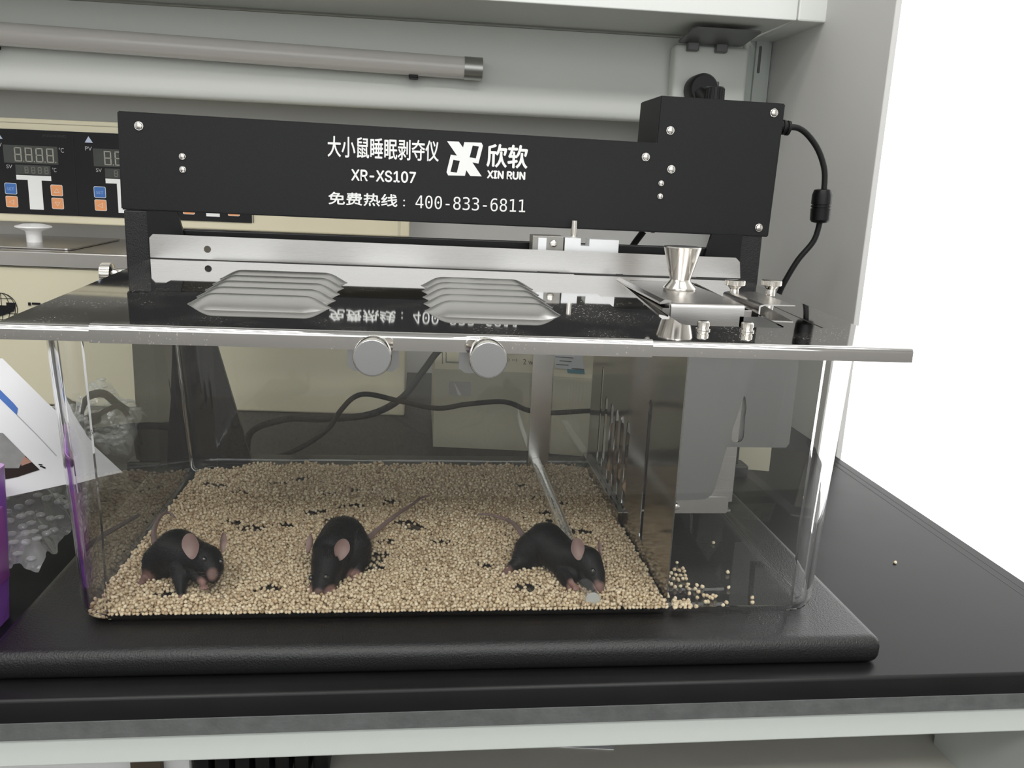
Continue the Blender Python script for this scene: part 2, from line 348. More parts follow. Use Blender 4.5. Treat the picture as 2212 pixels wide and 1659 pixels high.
# socket box with flip cover
t = thing('wall_socket', (380, 676, 352), 'cream socket box with its smoked flip cover raised, right under the shelf', 'socket')
bm = B(); box(bm, 324, 424, 664, 690, 330, 449.5, 5, 3); obj('socket_housing', bm, SHELFW, t, smooth=40)
bm = B(); plate(bm, rrect(346, 386, 345, 406, 1), [rrect(347.2, 384.8, 346.2, 404.8, 1)], 'y', 662.8, 664.2); obj('socket_frame', bm, GREYPL, t)
bm = B(); plate(bm, rrect(326, 412, 590, 664, 6), [], 'z', -2, 0)
cv = Matrix.Rotation(math.radians(17), 4, 'X'); o = obj('flip_cover', bm, GREYPL, t, fn=lambda v: Vector((v.x, 664 + (v.y-664)*0.93, 452.5 - (v.y-664)*0.10 + v.z)))
for x in (338, 376):
    bm = B(); box(bm, x, x+15, 655, 665, 441, 452, 1.5); obj('hinge_tab', bm, GREYPL, t)
t = thing('power_plug', (366, 640, 380), 'round black plug pushed into the socket box behind the machine', 'plug')
bm = B(); lathe(bm, (358,661,393.2), (0, -1, 0), [(0, 19.5), (22, 19.5), (27, 17)], 36); obj('plug_body', bm, SATIN, t, smooth=40)
bm = B(); tube(bm, [(351.7,640,388.7), (370, 622, 366), (395, 600, 350), (400, 560, 320), (398, 520, 250), (396, 500, 100), (394, 510, 0), (390, 540, -14), (384, 620, -14.4)], [9, 8, 5, 4, 4, 4, 4, 4, 4], 12); obj('cord', bm, RUBBER, t, smooth=60)

# ------------------------------------------------------------------ water bath with two-channel console
def bath(v): return Vector((v.x, v.y + (-17-v.x)*0.07, v.z))
t = thing('water_bath', (-300, 640, bt), 'cream water bath with black control console and steel rim, behind the cage', 'lab instrument')
bm = B(); box(bm, -760, -16, 538, 765, bt, 147, 2); obj('tank_body', bm, CREAM, t, fn=bath)
bm = B(); box(bm, -763, -14, 535, 768, 147.5, 166, 1.5); obj('steel_rim', bm, STEEL, t, fn=bath)
CY = 690
bm = B(); box(bm, -760, -14.5, CY, 762, 189, 321, 2); obj('console_housing', bm, CREAM, t, fn=bath)
bm = B(); box(bm, -760, -14.5, CY-1.2, CY+1, 315.2, 316, 0.2); obj('console_groove', bm, CREAMD, t, fn=bath)
bm = B(); box(bm, -30, -27, CY-0.8, CY+1, 191, 315); obj('console_side_seam', bm, CREAMD, t, fn=bath)
bm = B(); box(bm, -740, -223, CY-1.6, CY, 199.5, 307, 0.4); pn = obj('control_panel', bm, PRINTK, t, fn=bath, label='black membrane control panel')
for i, x in enumerate((-619, -421, -322)):
    pass
def panel(x0):
    """one temperature channel; x0 = left edge of the channel on the console"""
    f = lambda v: bath(Vector((x0 + (v.x-x0)*1.14, v.y, v.z))); y = CY-1.7
    def q(a, b, c, d, m, name, pr=0.25, r=0):
        b_ = B()
        plate(b_, rrect(x0+a, x0+b, c, d, r, 4) if r else [(x0+a, c), (x0+b, c), (x0+b, d), (x0+a, d)], [], 'y', y-pr, y); return obj(name, b_, m, pn_parent, fn=f)
    pn_parent = pn
    q(12, 72.5, 264.5, 287, LCD, 'display_window'); q(24, 63, 250.5, 262.5, LCD, 'display_window')
    b_ = B()
    def digit(bx0, bz0, wd, h, th):
        for (a, c, e, g) in ((0, 1, 1-th/h, 1), (0, 1, 0.5-th/h/2, 0.5+th/h/2), (0, 1, 0, th/h), (0, th/wd, 0, 1), (1-th/wd, 1, 0, 1)):
            plate(b_, [(bx0+a*wd, bz0+e*h), (bx0+c*wd, bz0+e*h), (bx0+c*wd, bz0+g*h), (bx0+a*wd, bz0+g*h)], [], 'y', y-0.45, y-0.25)
    for k in range(4):
        digit(x0+24+k*11.9, 266.5, 8.2, 18, 1.4); plate(b_, [(x0+33.3+k*11.9, 266.5), (x0+34.5+k*11.9, 266.5), (x0+34.5+k*11.9, 267.9), (x0+33.3+k*11.9, 267.9)], [], 'y', y-0.45, y-0.25)
    obj('segment_digits', b_, SEG, pn, fn=f)
    b_ = B()
    for k in range(4): digit(x0+34+k*7.4, 252, 4.6, 8.5, 1.1)
    obj('segment_digits', b_, SEGD, pn, fn=f)
    b_ = B(); plate(b_, [(x0+24, 243.5), (x0+24, 249.5), (x0+63, 249.5), (x0+63, 243.5), (x0+52, 243.5), (x0+52, 206), (x0+36.5, 206), (x0+36.5, 243.5)], [], 'y', y-0.25, y); obj('white_marking', b_, WHITE, pn, fn=f)
    for (a, c, m, g) in ((10.5, 225.0, BLUEK, 'SET'), (10.5, 208.2, ORANGE, 'l'), (62, 225.0, ORANGE, 'u'), (62, 208.2, ORANGE, 'd')):
        o1 = q(a-0.5, a+12.9, c-0.5, c+13.9, WHITE, 'key_border', 0.3, 1.6); q(a, a+12.4, c, c+13.4, m, 'key', 0.5, 1.4)
        b_ = B(); cx, cz = x0+a+6.2, c+6.2
        if g == 'SET': text_quad(b_, 'SET', cx-4, cx+4, cz-1.8, cz+1.8, y-0.5, proud=0.1)
        else:
            T = {'l': [(-3.4, 0), (2.6, 3.4), (2.6, -3.4)], 'u': [(-3.4, -2.6), (3.4, -2.6), (0, 3)], 'd': [(-3.4, 2.6), (3.4, 2.6), (0, -3)]}[g]
            plate(b_, [(cx+p[0], cz+p[1]) for p in T], [[(cx+p[0]*0.7, cz+p[1]*0.7) for p in T]], 'y', y-0.7, y-0.5)
        obj('key_symbol', b_, mat('pale_symbol', (0.75, 0.62, 0.55), 0.5) if g != 'SET' else mat('pale_blue_symbol', (0.3, 0.42, 0.7), 0.5), pn, fn=f)
    for st, a, c, e, g in (('PV', 3.5, 11, 284, 289), ('SV', 14, 20.5, 257.5, 262), ('°C', 74, 79.5, 280, 286), ('°C', 65, 69.5, 255, 260.5)):
        b_ = B(); text_quad(b_, st, x0+a, x0+c, e, g, y); obj('printed_letters', b_, mat('grey_white_print', (0.5, 0.5, 0.5), 0.5), pn, fn=f)
    b_ = B(); text_quad(b_, 'JINGHONG', x0+56, x0+83, 298, 302, y); obj('maker_mark', b_, mat('faint_print', (0.035, 0.035, 0.035), 0.5), pn, fn=f)
    b_ = B(); plate(b_, [(x0+3.5, 294), (x0+12.5, 294), (x0+8, 302)], [], 'y', y-0.2, y); obj('warning_mark', b_, mat('blue_white', (0.55, 0.62, 0.78), 0.5), pn, fn=f)
    b_ = B(); box(b_, x0+90, x0+90.7, CY-2.0, CY-1.5, 200, 307); obj('panel_seam', b_, mat('seam', (0.002, 0.002, 0.002), 0.4), pn, fn=f)
for x in (-666, -552, -438, -324): panel(x)
# globe emblem and letters on the front of the bath
bm = B(); gy = 537.5; gx, gz = -488, 98
for k in range(7):
    a = math.radians(-90+30*k); pts = [(gx+18*math.sin(a)*math.cos(b), gy-0.3, gz+18*math.sin(b)) for b in [math.radians(-90+15*j) for j in range(13)]]; tube(bm, pts, 0.35, 4, smooth=False)
for k in (-50, -20, 10, 40):
    a = math.radians(k); tube(bm, [(gx-18*math.cos(a), gy-0.3, gz+18*math.sin(a)), (gx+18*math.cos(a), gy-0.3, gz+18*math.sin(a))], 0.35, 4, smooth=False)
plate(bm, [(gx-18, gz-14), (gx-18, gz+3), (gx+6, gz+3), (gx+6, gz+7), (gx+17, gz+7), (gx+14, gz-3), (gx+2, gz-8)], [], 'y', gy-1, gy-0.3)
plate(bm, [(gx+31, gz+4.5), (gx+34, gz+4.5), (gx+34, gz+8), (gx+31, gz+8)], [], 'y', gy-1, gy-0.3); plate(bm, [(gx+35.5, gz+5.5), (gx+45, gz+5.5), (gx+45, gz+8), (gx+35.5, gz+8)], [], 'y', gy-1, gy-0.3)
obj('globe_emblem', bm, PRINTK, t, fn=bath)
# lid plate with knob on the bath
t = thing('bath_cover', (-520, 700, 166), 'steel cover plate with white mushroom knob on the water bath', 'lid')
bm = B(); plate(bm, rrect(-700, -412, 562, 740, 8, 4), [], 'z', 166.6, 168.2); obj('cover_plate', bm, STEEL, t, fn=bath)
bm = B(); lathe(bm, (-485.5, 668, 168.2), (0, 0, 1), [(0, 9), (1, 9), (11, 9.2), (14, 10.5), (17, 18), (18.5, 21.5), (20, 21), (22.5, 12), (23, 5)], 32); obj('knob', bm, WPLAS, t, smooth=40)

# ------------------------------------------------------------------ two low instruments behind the cage
def lowbox(name, fp, depth, label, ztop=68):
    t = thing(name, (fp[0][0], fp[0][1], bt), label, 'lab instrument')
    (xa, ya), (xb, yb) = fp
    L = lambda v: Vector((v.x, v.y + ya + (yb-ya)*(v.x-xa)/(xb-xa), v.z))
    bm = B(); plate(bm, [(0, bt+0.2), (0, ztop-3), (1, ztop), (30, ztop+24), (36, ztop+26), (depth, ztop+26), (depth, bt+0.2)], [], 'x', xa, xb); obj('housing', bm, CREAMD, t, fn=L, smooth=30)
    return t, L
t, L = lowbox('centrifuge', ((17.2, 413), (139, 398)), 160, 'small cream instrument behind the clear cage, left of the steel hanger strip')
def slope(bm, x0, x1, s0, s1, pr=0.3):   # patch on the slanted top band
    p = lambda x, s: Vector((x, 1+29*s - pr*0.64, 68+24*s + pr*0.77))
    vs = [bm.verts.new(v) for v in (p(x0, s0), p(x1, s0), p(x1, s1), p(x0, s1))]; bm.faces.new(vs)
bm = B(); slope(bm, 17.5, 138.5, 0.02, 0.99, 0.2); obj('top_band', bm, CREAM, t, fn=L)
bm = B(); slope(bm, 29, 60, 0.25, 0.30, 0.5); slope(bm, 29, 60, 0.80, 0.85, 0.5); slope(bm, 29, 30, 0.25, 0.85, 0.5); slope(bm, 25, 26, 0.2, 0.9, 0.5); obj('recess_outline', bm, mat('seam_grey', (0.2, 0.2, 0.18), 0.6), t, fn=L)
bm = B(); text_quad(bm, 'o) o)', 92, 106, 78, 82, 11.5); text_quad(bm, '2 week', 112, 134, 76, 82, 9.5); obj('handwriting', bm, mat('ink', (0.05, 0.05, 0.05), 0.7), t, fn=L)
bm = B(); plate(bm, rrect(33, 56, 41, 56, 1.5, 3), [], 'y', -1.2, -0.2); obj('sticker', bm, mat('clear_sticker', (0.50, 0.48, 0.46), 0.15), t, fn=L, label='small glossy sticker')
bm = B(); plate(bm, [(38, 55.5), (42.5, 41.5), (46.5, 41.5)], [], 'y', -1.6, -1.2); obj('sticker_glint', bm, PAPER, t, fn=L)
t, L = lowbox('voltage_box', ((143, 391), (369, 336.5)), 130, 'wider cream instrument behind the steel partition, its top label half hidden', 66)
bm = B(); slope(bm, 143.5, 368.5, 0.02, 0.99, -1.2); obj('top_band', bm, CREAM, t, fn=L)
bm = B(); slope(bm, 146, 176, 0.3, 1.3, -0.6); lb = obj('paper_label', bm, mat('label_paper', (0.72, 0.75, 0.8), 0.5), t, fn=L, label='white printed paper label')
bm = B(); slope(bm, 158, 176, 0.16, 0.3, -0.6); obj('label_band', bm, mat('teal', (0.03, 0.22, 0.3), 0.5), t, fn=L)
bm = B(); slope(bm, 163, 176, 0.3, 0.34, -0.4)
for k, (a, b) in enumerate(((147, 160), (151, 164), (147, 166), (147, 158), (150, 172), (147, 170))): slope(bm, a, b, 0.42+k*0.14, 0.45+k*0.14, -0.45)
obj('label_lines', bm, mat('ink', (0.1, 0.1, 0.1), 0.7), t, fn=L)

# ------------------------------------------------------------------ sleep-deprivation machine: base, stand, housing
t = thing('stirring_machine', (30, 300, bt), 'black sleep deprivation machine standing behind and under the clear cage', 'machine')
RIG = t
bm = B(); box(bm, -241.5, 290.5, -36.5, 330, bt+0.4, 0, 7, 5); obj('base_plate', bm, POWDER, t, smooth=40, label='thick black textured base plate')
bm = B(); plate(bm, [(-264.2, 229.3), (331.9, 225.8), (334.7, 348.6), (215.6, 349.8), (214.9, 307.9), (-262.8, 313.0)], [], 'y', 314.9, 389)
bmesh.ops.remove_doubles(bm, verts=bm.verts, dist=1e-3); bmesh.ops.recalc_face_normals(bm, faces=bm.faces)
es = [e for e in bm.edges if len(e.link_faces) == 2 and e.calc_face_angle(0) > 0.5]
bmesh.ops.bevel(bm, geom=es, offset=1.0, segments=2, affect='EDGES', clamp_overlap=True)
HS = obj('housing', bm, BOXBLK, t, smooth=35, label='long black enamel drive housing with white lettering')
for c, r in (((-245.2, 301.2), 3.6), ((-209.8, 277.1), 2.7), ((-209.9, 266.0), 2.7), ((324.5, 339.8), 3.6), ((227.1, 319.5), 3.6), ((205.8, 294.9), 3.6), ((230.9, 284.8), 3.6), ((222.3, 271.8), 2.5), ((222.3, 259.9), 2.5), ((321.4, 234.3), 3.6)):
    screw(HS, (c[0], 314.9, c[1]), (0, -1, 0), r*0.9)
screw(HS, (-265, 330, 241), (-1, 0, 0), 3.4); screw(HS, (332.5, 330, 235), (1, 0, 0), 3.4)
screw(HS, (222, 330, 227), (0, 0, -1), 2.6)
bm = B(); FYH = 314.9
text_quad(bm, '大小鼠睡眠剥夺仪', -84.3, 14.6, 282.3, 300.6, FYH, 0.0, 0.22)
obj('lettering', bm, WHITE, HS)
bm = B(); text_quad(bm, 'XR-XS107', -63.6, -5.6, 262.4, 272.7, FYH, 0.0, 0.34, fnt='Inter.woff2'); obj('lettering', bm, WHITE, HS)
bm = B(); text_quad(bm, '免费热线', -84, -22, 240.6, 252, FYH, 0.0, 0.25)
for z in (243.4, 248.0):
    plate(bm, circle(-16, z-1.2, 0.8, 8), [], 'y', FYH-0.15, FYH-0.1)
obj('lettering', bm, WHITE, HS)
bm = B(); text_quad(bm, '400-833-6811', -5.6, 95.4, 240.2, 252.0, FYH, 0.0, 0.0, fnt='DejaVuSansMono.woff2'); obj('lettering', bm, WHITE, HS)
bm = B(); text_quad(bm, '欣软', 58, 95.8, 279.3, 300.4, FYH, 0.0, 0.5); obj('lettering', bm, WHITE, HS)
bm = B(); text_quad(bm, 'XIN RUN', 58.8, 94.2, 269.4, 276.8, FYH, 0.0, 0.45, fnt='Inter.woff2'); obj('lettering', bm, WHITE, HS)
# emblem: coordinates read off the print, 10.05 units per picture pixel
def em(p):
    X = 940 + p[0]/10.05; Y = 290 + p[1]/10.05
    x = 21.9 + (X-966)*0.4215; z = 300.6 - (Y-306)*0.408 + (X-966)*0.0246; return (x, z)
bm = B()
plate(bm, [em(p) for p in ((258, 160), (510, 172), (605, 300), (632, 185), (1000, 203), (1035, 270), (948, 655), (815, 625), (1030, 935), (780, 922), (690, 795), (662, 915), (300, 900), (262, 830), (345, 450), (480, 475))],
      [[em(p) for p in ((812, 262), (946, 285), (888, 540), (752, 515))], [em(p) for p in ((404, 563), (543, 588), (485, 845), (347, 820))]], 'y', FYH-0.15, FYH-0.1)
obj('emblem', bm, WHITE, HS)
KX = (278.2,352,355.4)[0]  # dial knob on top of the raised end
bm = B(); lathe(bm, (KX, 352, 349), (0, 0, 1), [(0, 12), (2, 12), (2.5, 9.5), (14, 9), (15, 8)], 40); dk = obj('dial_knob', bm, SATIN, t, smooth=30)
bm = B()
for k in range(20):
    a = 2*math.pi*k/20; tube(bm, [(KX+9.3*math.cos(a), 352+9.3*math.sin(a), 352), (KX+9*math.cos(a), 352+9*math.sin(a), 362.5)], 0.6, 5, smooth=False)
obj('knurl', bm, SATIN, dk)
bm = B(); lathe(bm, (KX, 352, 349), (0, 0, 1), [(0, 15), (1, 15), (1.4, 13)], 36); obj('knob_washer', bm, CHROME, t, smooth=30)
kc = Vector((-282.4,324,171.6))
bm = B(); lathe(bm, kc, (1, 0, 0), [(-5, 8.5), (-4.4, 9.4), (4.2, 9.4), (4.8, 8.6), (6, 5.2), (9, 4.2), (12, 5.0), (-262.0 - kc.x, 4.6)], 30); ck = obj('clamp_screw', bm, CHROME, t, smooth=30, label='knurled nickel clamp screw')
bm = B()
for k in range(30):
    a = 2*math.pi*k/30; tube(bm, [kc + Vector((-4, 9.4*math.cos(a), 9.4*math.sin(a))), kc + Vector((4, 9.4*math.cos(a), 9.4*math.sin(a)))], 0.35, 4, smooth=False)
obj('knurl', bm, CHROME, ck)
# posts and gussets
for x0, x1 in ((-262.6, -241.5), (304.5, 326.5)):
    bm = B(); box(bm, x0, x1, 316, 332, bt+14, 229 if x0 < 0 else 227, 1.2); obj('post', bm, POWDER, t)
    bm = B(); box(bm, x0-10, x1+10, 312, 334, bt+0.5, bt+14, 2); obj('post_foot', bm, POWDER, t)
bm = B(); plate(bm, [(-241.5, 229), (-215.5, 229), (-158, 0), (-158, bt+16), (-241.5, bt+16)], [], 'y', 311, 315); obj('gusset', bm, SATIN, t)
bm = B(); plate(bm, [(304.5, 227), (274.5, 227), (218, 0), (218, bt+16), (304.5, bt+16)], [], 'y', 311, 315); obj('gusset', bm, SATIN, t)
bm = B(); box(bm, -241, 304, 316, 324, 203, 213.5, 1); obj('cross_bar', bm, SATIN, t)
# carriage on the rail with hanger strip and sweeping rod
t = thing('sweeper_arm', (111, 285, 6), 'steel hanger strip with clear acrylic sweeping rod lying across the cage floor', 'sweeper')
bm = B(); box(bm, 99.5, 128, 284, 306, 206, 221.3, 0.6); cb = obj('clamp_block', bm, ALUD, t)
bm = B(); box(bm, 104.6, 112.3, 283.3, 284.2, 206.5, 219.5, 0.2); obj('clamp_face', bm, ALU, t)
screw(cb, (118.7, 283.9, 214.8), (0, -1, 0), 3.4, False)
bm = B(); plate(bm, [(129, 206), (178.6, 206), (178.6, 219.7), (151.5, 219.9), (151.5, 213.3), (143.6, 213.5), (143.6, 220.2), (129, 220.6)], [], 'y', 283.5, 303); obj('slotted_block', bm, ALU, t, label='white aluminium block with a square notch')
bm = B(); lathe(bm, (140.5, 305, 219), (0, 0, 1), [(0, 3), (16, 3)], 14); obj('drive_pin', bm, CHROME, t, smooth=40)
bm = B(); plate(bm, rrect(104.2, 123.3, 6.5, 206, 0.6, 2), [], 'y', 277.0, 279.0); obj('hanger_strip', bm, STEEL, t, label='flat steel hanger strip')
bm = B(); box(bm, 104.2, 123.3, 277, 290, 202, 206.5, 0.5); obj('hanger_bend', bm, STEEL, t)
RODM = sheet_clear('rod_acrylic', tint=(0.86, 0.87, 0.87), haze=0.09, gain=3.0)
bm = B(); lathe(bm, (112, 1.6, 9.6), (0.0, 1, 0.0), [(0, 4.5), (0.3, 4.8), (275, 4.8)], 32); obj('clear_rod', bm, RODM, t, smooth=40, label='clear acrylic rod')
bm = B(); lathe(bm, (112, 1.0, 9.6), (0, 1, 0), [(0, 4.6), (0.5, 4.8)], 32); obj('rod_end', bm, mat('frosted_end', (0.50, 0.50, 0.48), 0.35), t)

# ------------------------------------------------------------------ clear cage
def cage_ring(z, grow, r, k, n=12):
    """closed loop of points; 'grow' widens it with height (moulding draft)"""
    x0, x1, y0, y1 = -203-grow, 262+grow*0.9, -6.5+min(grow, 0), 288+grow*0.3
    x0 += k; x1 -= k; y0 += k; y1 -= k; r = max(r+max(z-10, 0)*0.035-k, 1.0); out = []
    for cx, cy, a in ((x1-r, y1-r, 0), (x0+r, y1-r, 90), (x0+r, y0+r, 180), (x1-r, y0+r, 270)):
        for i in range(n+1):
            tt = math.radians(a + 90*i/n); out.append((cx+r*math.cos(tt), cy+r*math.sin(tt), z))
    return out
t = thing('mouse_cage', (30, 140, 0.2), 'long clear acrylic cage with rounded corners holding three black mice', 'cage')
n = 12; N = 4*(n+1); TH = 3.2
def zring(bm, spec): return [[bm.verts.new(p) for p in cage_ring(*s)] for s in spec]
bm = B(); outer, inner = [], []
R0 = 20
for j in range(7):
    a = math.pi/2*j/6; outer.append((0.4 + 9*(1-math.sin(math.pi/2-a+0)) if False else 0.4 + 9*(1-math.cos(a)), 0 , R0, 9*(1-math.sin(a))))
for z in (60, 120, 176): outer.append((z, 11*(z-9)/167, R0+2, 0))
for j in range(7):
    a = math.pi/2*j/6; inner.append((0.4+TH + 6*(1-math.cos(a)), 0, R0, TH + 6*(1-math.sin(a))))
for z in (60, 120, 176): inner.append((z, 11*(z-9)/167, R0+2, TH))
ro = zring(bm, outer); ri = zring(bm, inner)
def skin(rings):
    for a, b in zip(rings, rings[1:]):
        for k in range(N):
            f = bm.faces.new((a[k], a[(k+1) % N], b[(k+1) % N], b[k]))
            f.material_index = 1 if (k % (n+1)) != n else 0
skin(ro); skin(ri)
for k in range(N): bm.faces.new((ro[-1][k], ro[-1][(k+1) % N], ri[-1][(k+1) % N], ri[-1][k]))
f = bm.faces.new(ro[0]); f.material_index = 2
f = bm.faces.new(ri[0]); f.material_index = 2
obj('cage_shell', bm, None, t, mats=[ACRYL, CORNER, FLOORC], smooth=30)

# ------------------------------------------------------------------ steel lid of the cage
t = thing('cage_lid', (30, 130, 176), 'polished steel cage lid with two banks of pressed louvres and front knobs', 'lid')
LF = -10.0; LX0, LX1, LYB = -228.5, 297.0, 270.0
def fold(y0, top, drop, r=3.0, th=1.0):
    """side profile of a sheet with a rounded front fold"""
    o = [(y0 + r*(1-math.cos(a)), top - r*(1-math.sin(a))) for a in [math.pi/2*k/6 for k in range(7)]] + [(y0+r+0.4, top)]
    i = [(y0+th + (r-th)*(1-math.cos(a)), top-th - (r-th)*(1-math.sin(a))) for a in [math.pi/2*k/6 for k in range(7)]] + [(y0+r+0.4, top-th)]
    return [(y0, top-drop)] + o, [(y0+th, top-drop)] + i
def folded(bm, x0, x1, y0, y1, top, drop):
    o, i = fold(y0, top, drop); plate(bm, o + [(y1, top), (y1, top-1)] + i[::-1], [], 'x', x0, x1)
Z0 = 181.0
bm = B(); folded(bm, LX0, LX1, LF, 9, Z0, 8.6)
plate(bm, [(LX0, 9), (LX1, 9), (LX1, LYB), (LX0, LYB)], [rrect(169, 240, 44, 246, 7, 4, (1, 1, 1, 1)), [(265.4, 49), (267.6, 49), (266.4, 130), (265.2, 130)]], 'z', Z0-1, Z0)
LIDP = obj('lid_sheet', bm, MIRROR, t, fn=shear_lid, smooth=28)
bm = B(); folded(bm, -180, 134.8, LF-1.1, 262, Z0+1.1, 10.2); obj('cover_sheet', bm, MIRROR, t, fn=shear_lid, smooth=28, label='raised middle cover sheet with louvres')
# bright folded nose, same sheet but satin on the bend
# louvres
def louvre(x0, x1, yc, h=7.2):
    """one pressed louvre: long gentle front slope, steep open back"""
    bm = B(); nx, ny = 40, 14; g = []
    for i in range(nx+1):
        u = i/nx; x = x0 + (x1-x0)*u; e = min(u, 1-u)*(x1-x0)/17.0; s_ = math.sin(min(e, 1)*math.pi/2)
        row = []
        for j in range(ny+1):
            v = j/ny; k = (v/0.8) if v < 0.8 else 1
            yy = yc - 21*(0.15+0.85*s_)*(1-k) if v < 0.8 else yc + (v-0.8)/0.2*4.5*s_
            hh = math.sin(k*math.pi/2)**0.75 if v < 0.8 else math.cos((v-0.8)/0.2*math.pi/2)**0.5
            row.append(bm.verts.new((x, yy, Z0+1.0 + h*s_**1.2*hh)))
        g.append(row)
    for i in range(nx):
        for j in range(ny): bm.faces.new((g[i][j], g[i+1][j], g[i+1][j+1], g[i][j+1]))
    return obj('louvre', bm, MATTEST, t, fn=shear_lid, smooth=70)
for k in range(5):
    yc = 62 + k*26.5
    louvre(-146-k*0.8, -57+k*0.5, yc); louvre(2-k*0.6, 91.5-k*1.2, yc)
# rear strip standing on the lid
bm = B(); plate(bm, [(-229.5, 192.0), (-229.5, 208.5), (-226.5, 211.8), (286.5, 208.2), (290.5, 204.5), (292.5, 189.6)], [circle(-182, 200.4, 3.0, 18)], 'y', 274.0, 275.4)
obj('rear_strip', bm, FOLD, t, label='upright steel strip along the back of the lid')
bm = B(); tube(bm, [(-229, 273.6, 190.6), (292, 273.6, 187.9)], 1.3, 10, smooth=False); obj('gap_shade_strip', bm, RUBBER, t, smooth=60)  # black tube standing in for the shadow line under the rear strip
# front clamp tabs and knobs
for x, (ka, kb) in ((-26.8, (-41.5, -12.5)), (35.8, (21.8, 49.3))):
    bm = B(); zt = 177
    plate(bm, [(ka, zt), (ka, 161.5), (ka+3.5, 158.8), (kb-3.5, 158.8), (kb, 161.8), (kb, zt)], [], 'y', LF+2.0, LF+3.2); obj('clamp_tab', bm, SHEETST, t)
    bm = B(); lathe(bm, (x+0.6, LF-1.3, 172.6), (0, -1, 0), [(0, 8.2), (1.2, 8.2), (2, 7.0), (5, 5.6), (9, 5.4), (13, 6.5), (16, 9.6), (17, 10.3), (25, 10.4), (26, 10.0)], 40); kn = obj('clamp_knob', bm, CHROME, t, smooth=30, label='round nickel clamp knob')
    bm = B(); lathe(bm, (x+0.6, LF-27.2, 172.6), (0, -1, 0), [(0, 10.0), (0.3, 9.5)], 40); obj('knob_face', bm, KNOBF, kn, smooth=30)
# lid screws at the front of the opening
for x in (178.0, 207.0):
    bm = B(); zz = Z0 + 0.0326*30 - 0.0056*x
    lathe(bm, (x, 30.5, zz), (0, 0, 1), [(0, 4.6), (0.9, 4.6), (1.0, 3.6), (2.2, 3.6), (2.4, 4.0), (5.0, 4.0), (5.8, 3.0)], 24); obj('lid_screw', bm, CHROME, t, smooth=30)
def thumb(x, y, z):
    bm = B(); lathe(bm, (x, y, z), (0, 0, 1), [(0, 3.6), (2.5, 3.6), (5, 3.4), (7.5, 5.4), (8.0, 7.2), (8.3, 7.7), (12.0, 7.7), (12.4, 7.0)], 36); o = obj('thumb_screw', bm, CHROME, t, smooth=30)
    bm = B()
    for k in range(36):
        a = 2*math.pi*k/36; tube(bm, [(x+7.7*math.cos(a), y+7.7*math.sin(a), z+8.5), (x+7.7*math.cos(a), y+7.7*math.sin(a), z+11.8)], 0.28, 4, smooth=False)
    obj('knurl', bm, CHROME, o)
thumb(*(248.6,169.7,186.5)); thumb(275.5, 162, Z0+7.0)

# ------------------------------------------------------------------ feeder: partition, hopper, bottle holder
t = thing('food_hopper', (200, 150, 3.8), 'steel food hopper hanging in the lid opening, with slotted partition wall', 'feeder')
ZH = 186.0
def slot(y, z0, z1, wy): return [(y+wy*math.cos(a), z1+wy*1.0*math.sin(a)) for a in [math.pi*k/6 for k in range(7)]] + [(y-wy*math.cos(a), z0-wy*math.sin(a)) for a in [math.pi*k/6 for k in range(7)]]
holes = [slot(yy, 24, 84, 5.6) for yy in (136.4, 156, 175.3, 194.6, 217)] + [slot(79, 20, 118, 4.4)] + [slot(239, 24, 108, 3.2)]
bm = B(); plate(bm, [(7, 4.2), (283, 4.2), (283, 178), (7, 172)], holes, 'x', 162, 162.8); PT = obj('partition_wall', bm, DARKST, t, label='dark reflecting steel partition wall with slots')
bm = B(); plate(bm, [(4.2, 158.2), (15.5, 158.2), (16.6, 159.2), (16.6, 162), (4.2, 162)], [], 'y', 132, 284); 
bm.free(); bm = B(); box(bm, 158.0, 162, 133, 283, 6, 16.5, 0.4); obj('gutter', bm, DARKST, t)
# hopper body: open steel box behind the partition
bm = B(); box(bm, 171, 237, 100.5, 101.7, 38, 184.5); box(bm, 171, 237, 243, 244, 30, 184.5); box(bm, 236, 237, 101, 244, 38, 184.5); box(bm, 171, 172, 101, 244, 90, 184.5)
box(bm, 163.5, 237, 101, 244, 30, 31.5)
HB = obj('hopper_body', bm, STEEL, t)
bm = B(); folded(bm, 177, 231, 99.0, 242, ZH+2.2, 22); IP = B(); box(IP, 167, 168, 64, 100, 46, 108, 0.2); obj('inner_plate', IP, STEEL, t); HL_ = obj('hopper_cover', bm, FOLD, t, smooth=28, label='hopper cover with folded front')
bm = B(); plate(bm, [(169.2, Z0+6.0), (169.2, Z0+7.5), (172, Z0+9.3), (176, Z0+9.3), (176, Z0+7.6), (172.5, Z0+6.6)], [], 'y', 101, 244); obj('cover_edge', bm, STEEL, HL_)
bm = B(); plate(bm, [(176, Z0+1), (177, Z0+1), (177, Z0+9), (176, Z0+9)], [], 'y', 101, 244); plate(bm, [(231, Z0+3), (239.5, Z0+3), (239.5, Z0+4), (231, Z0+4)], [], 'y', 118, 244); obj('cover_edge', bm, STEEL, HL_)
bm = B(); lathe(bm, (208.5, 186, ZH+2.3), (0, 0, 1), [(0, 13.2), (1.0, 13.4), (2.0, 13.0), (6, 9.2), (8, 8.2), (33.5, 15.2), (34.2, 15.0)], 44); kn = obj('cone_knob', bm, CHROME, t, smooth=30, label='tall conical nickel lifting knob')
bm = B(); lathe(bm, (208.5, 186, ZH+36.4), (0, 0, 1), [(0, 14.6), (0.3, 14.2)], 40); obj('knob_top', bm, KNOBF, kn)
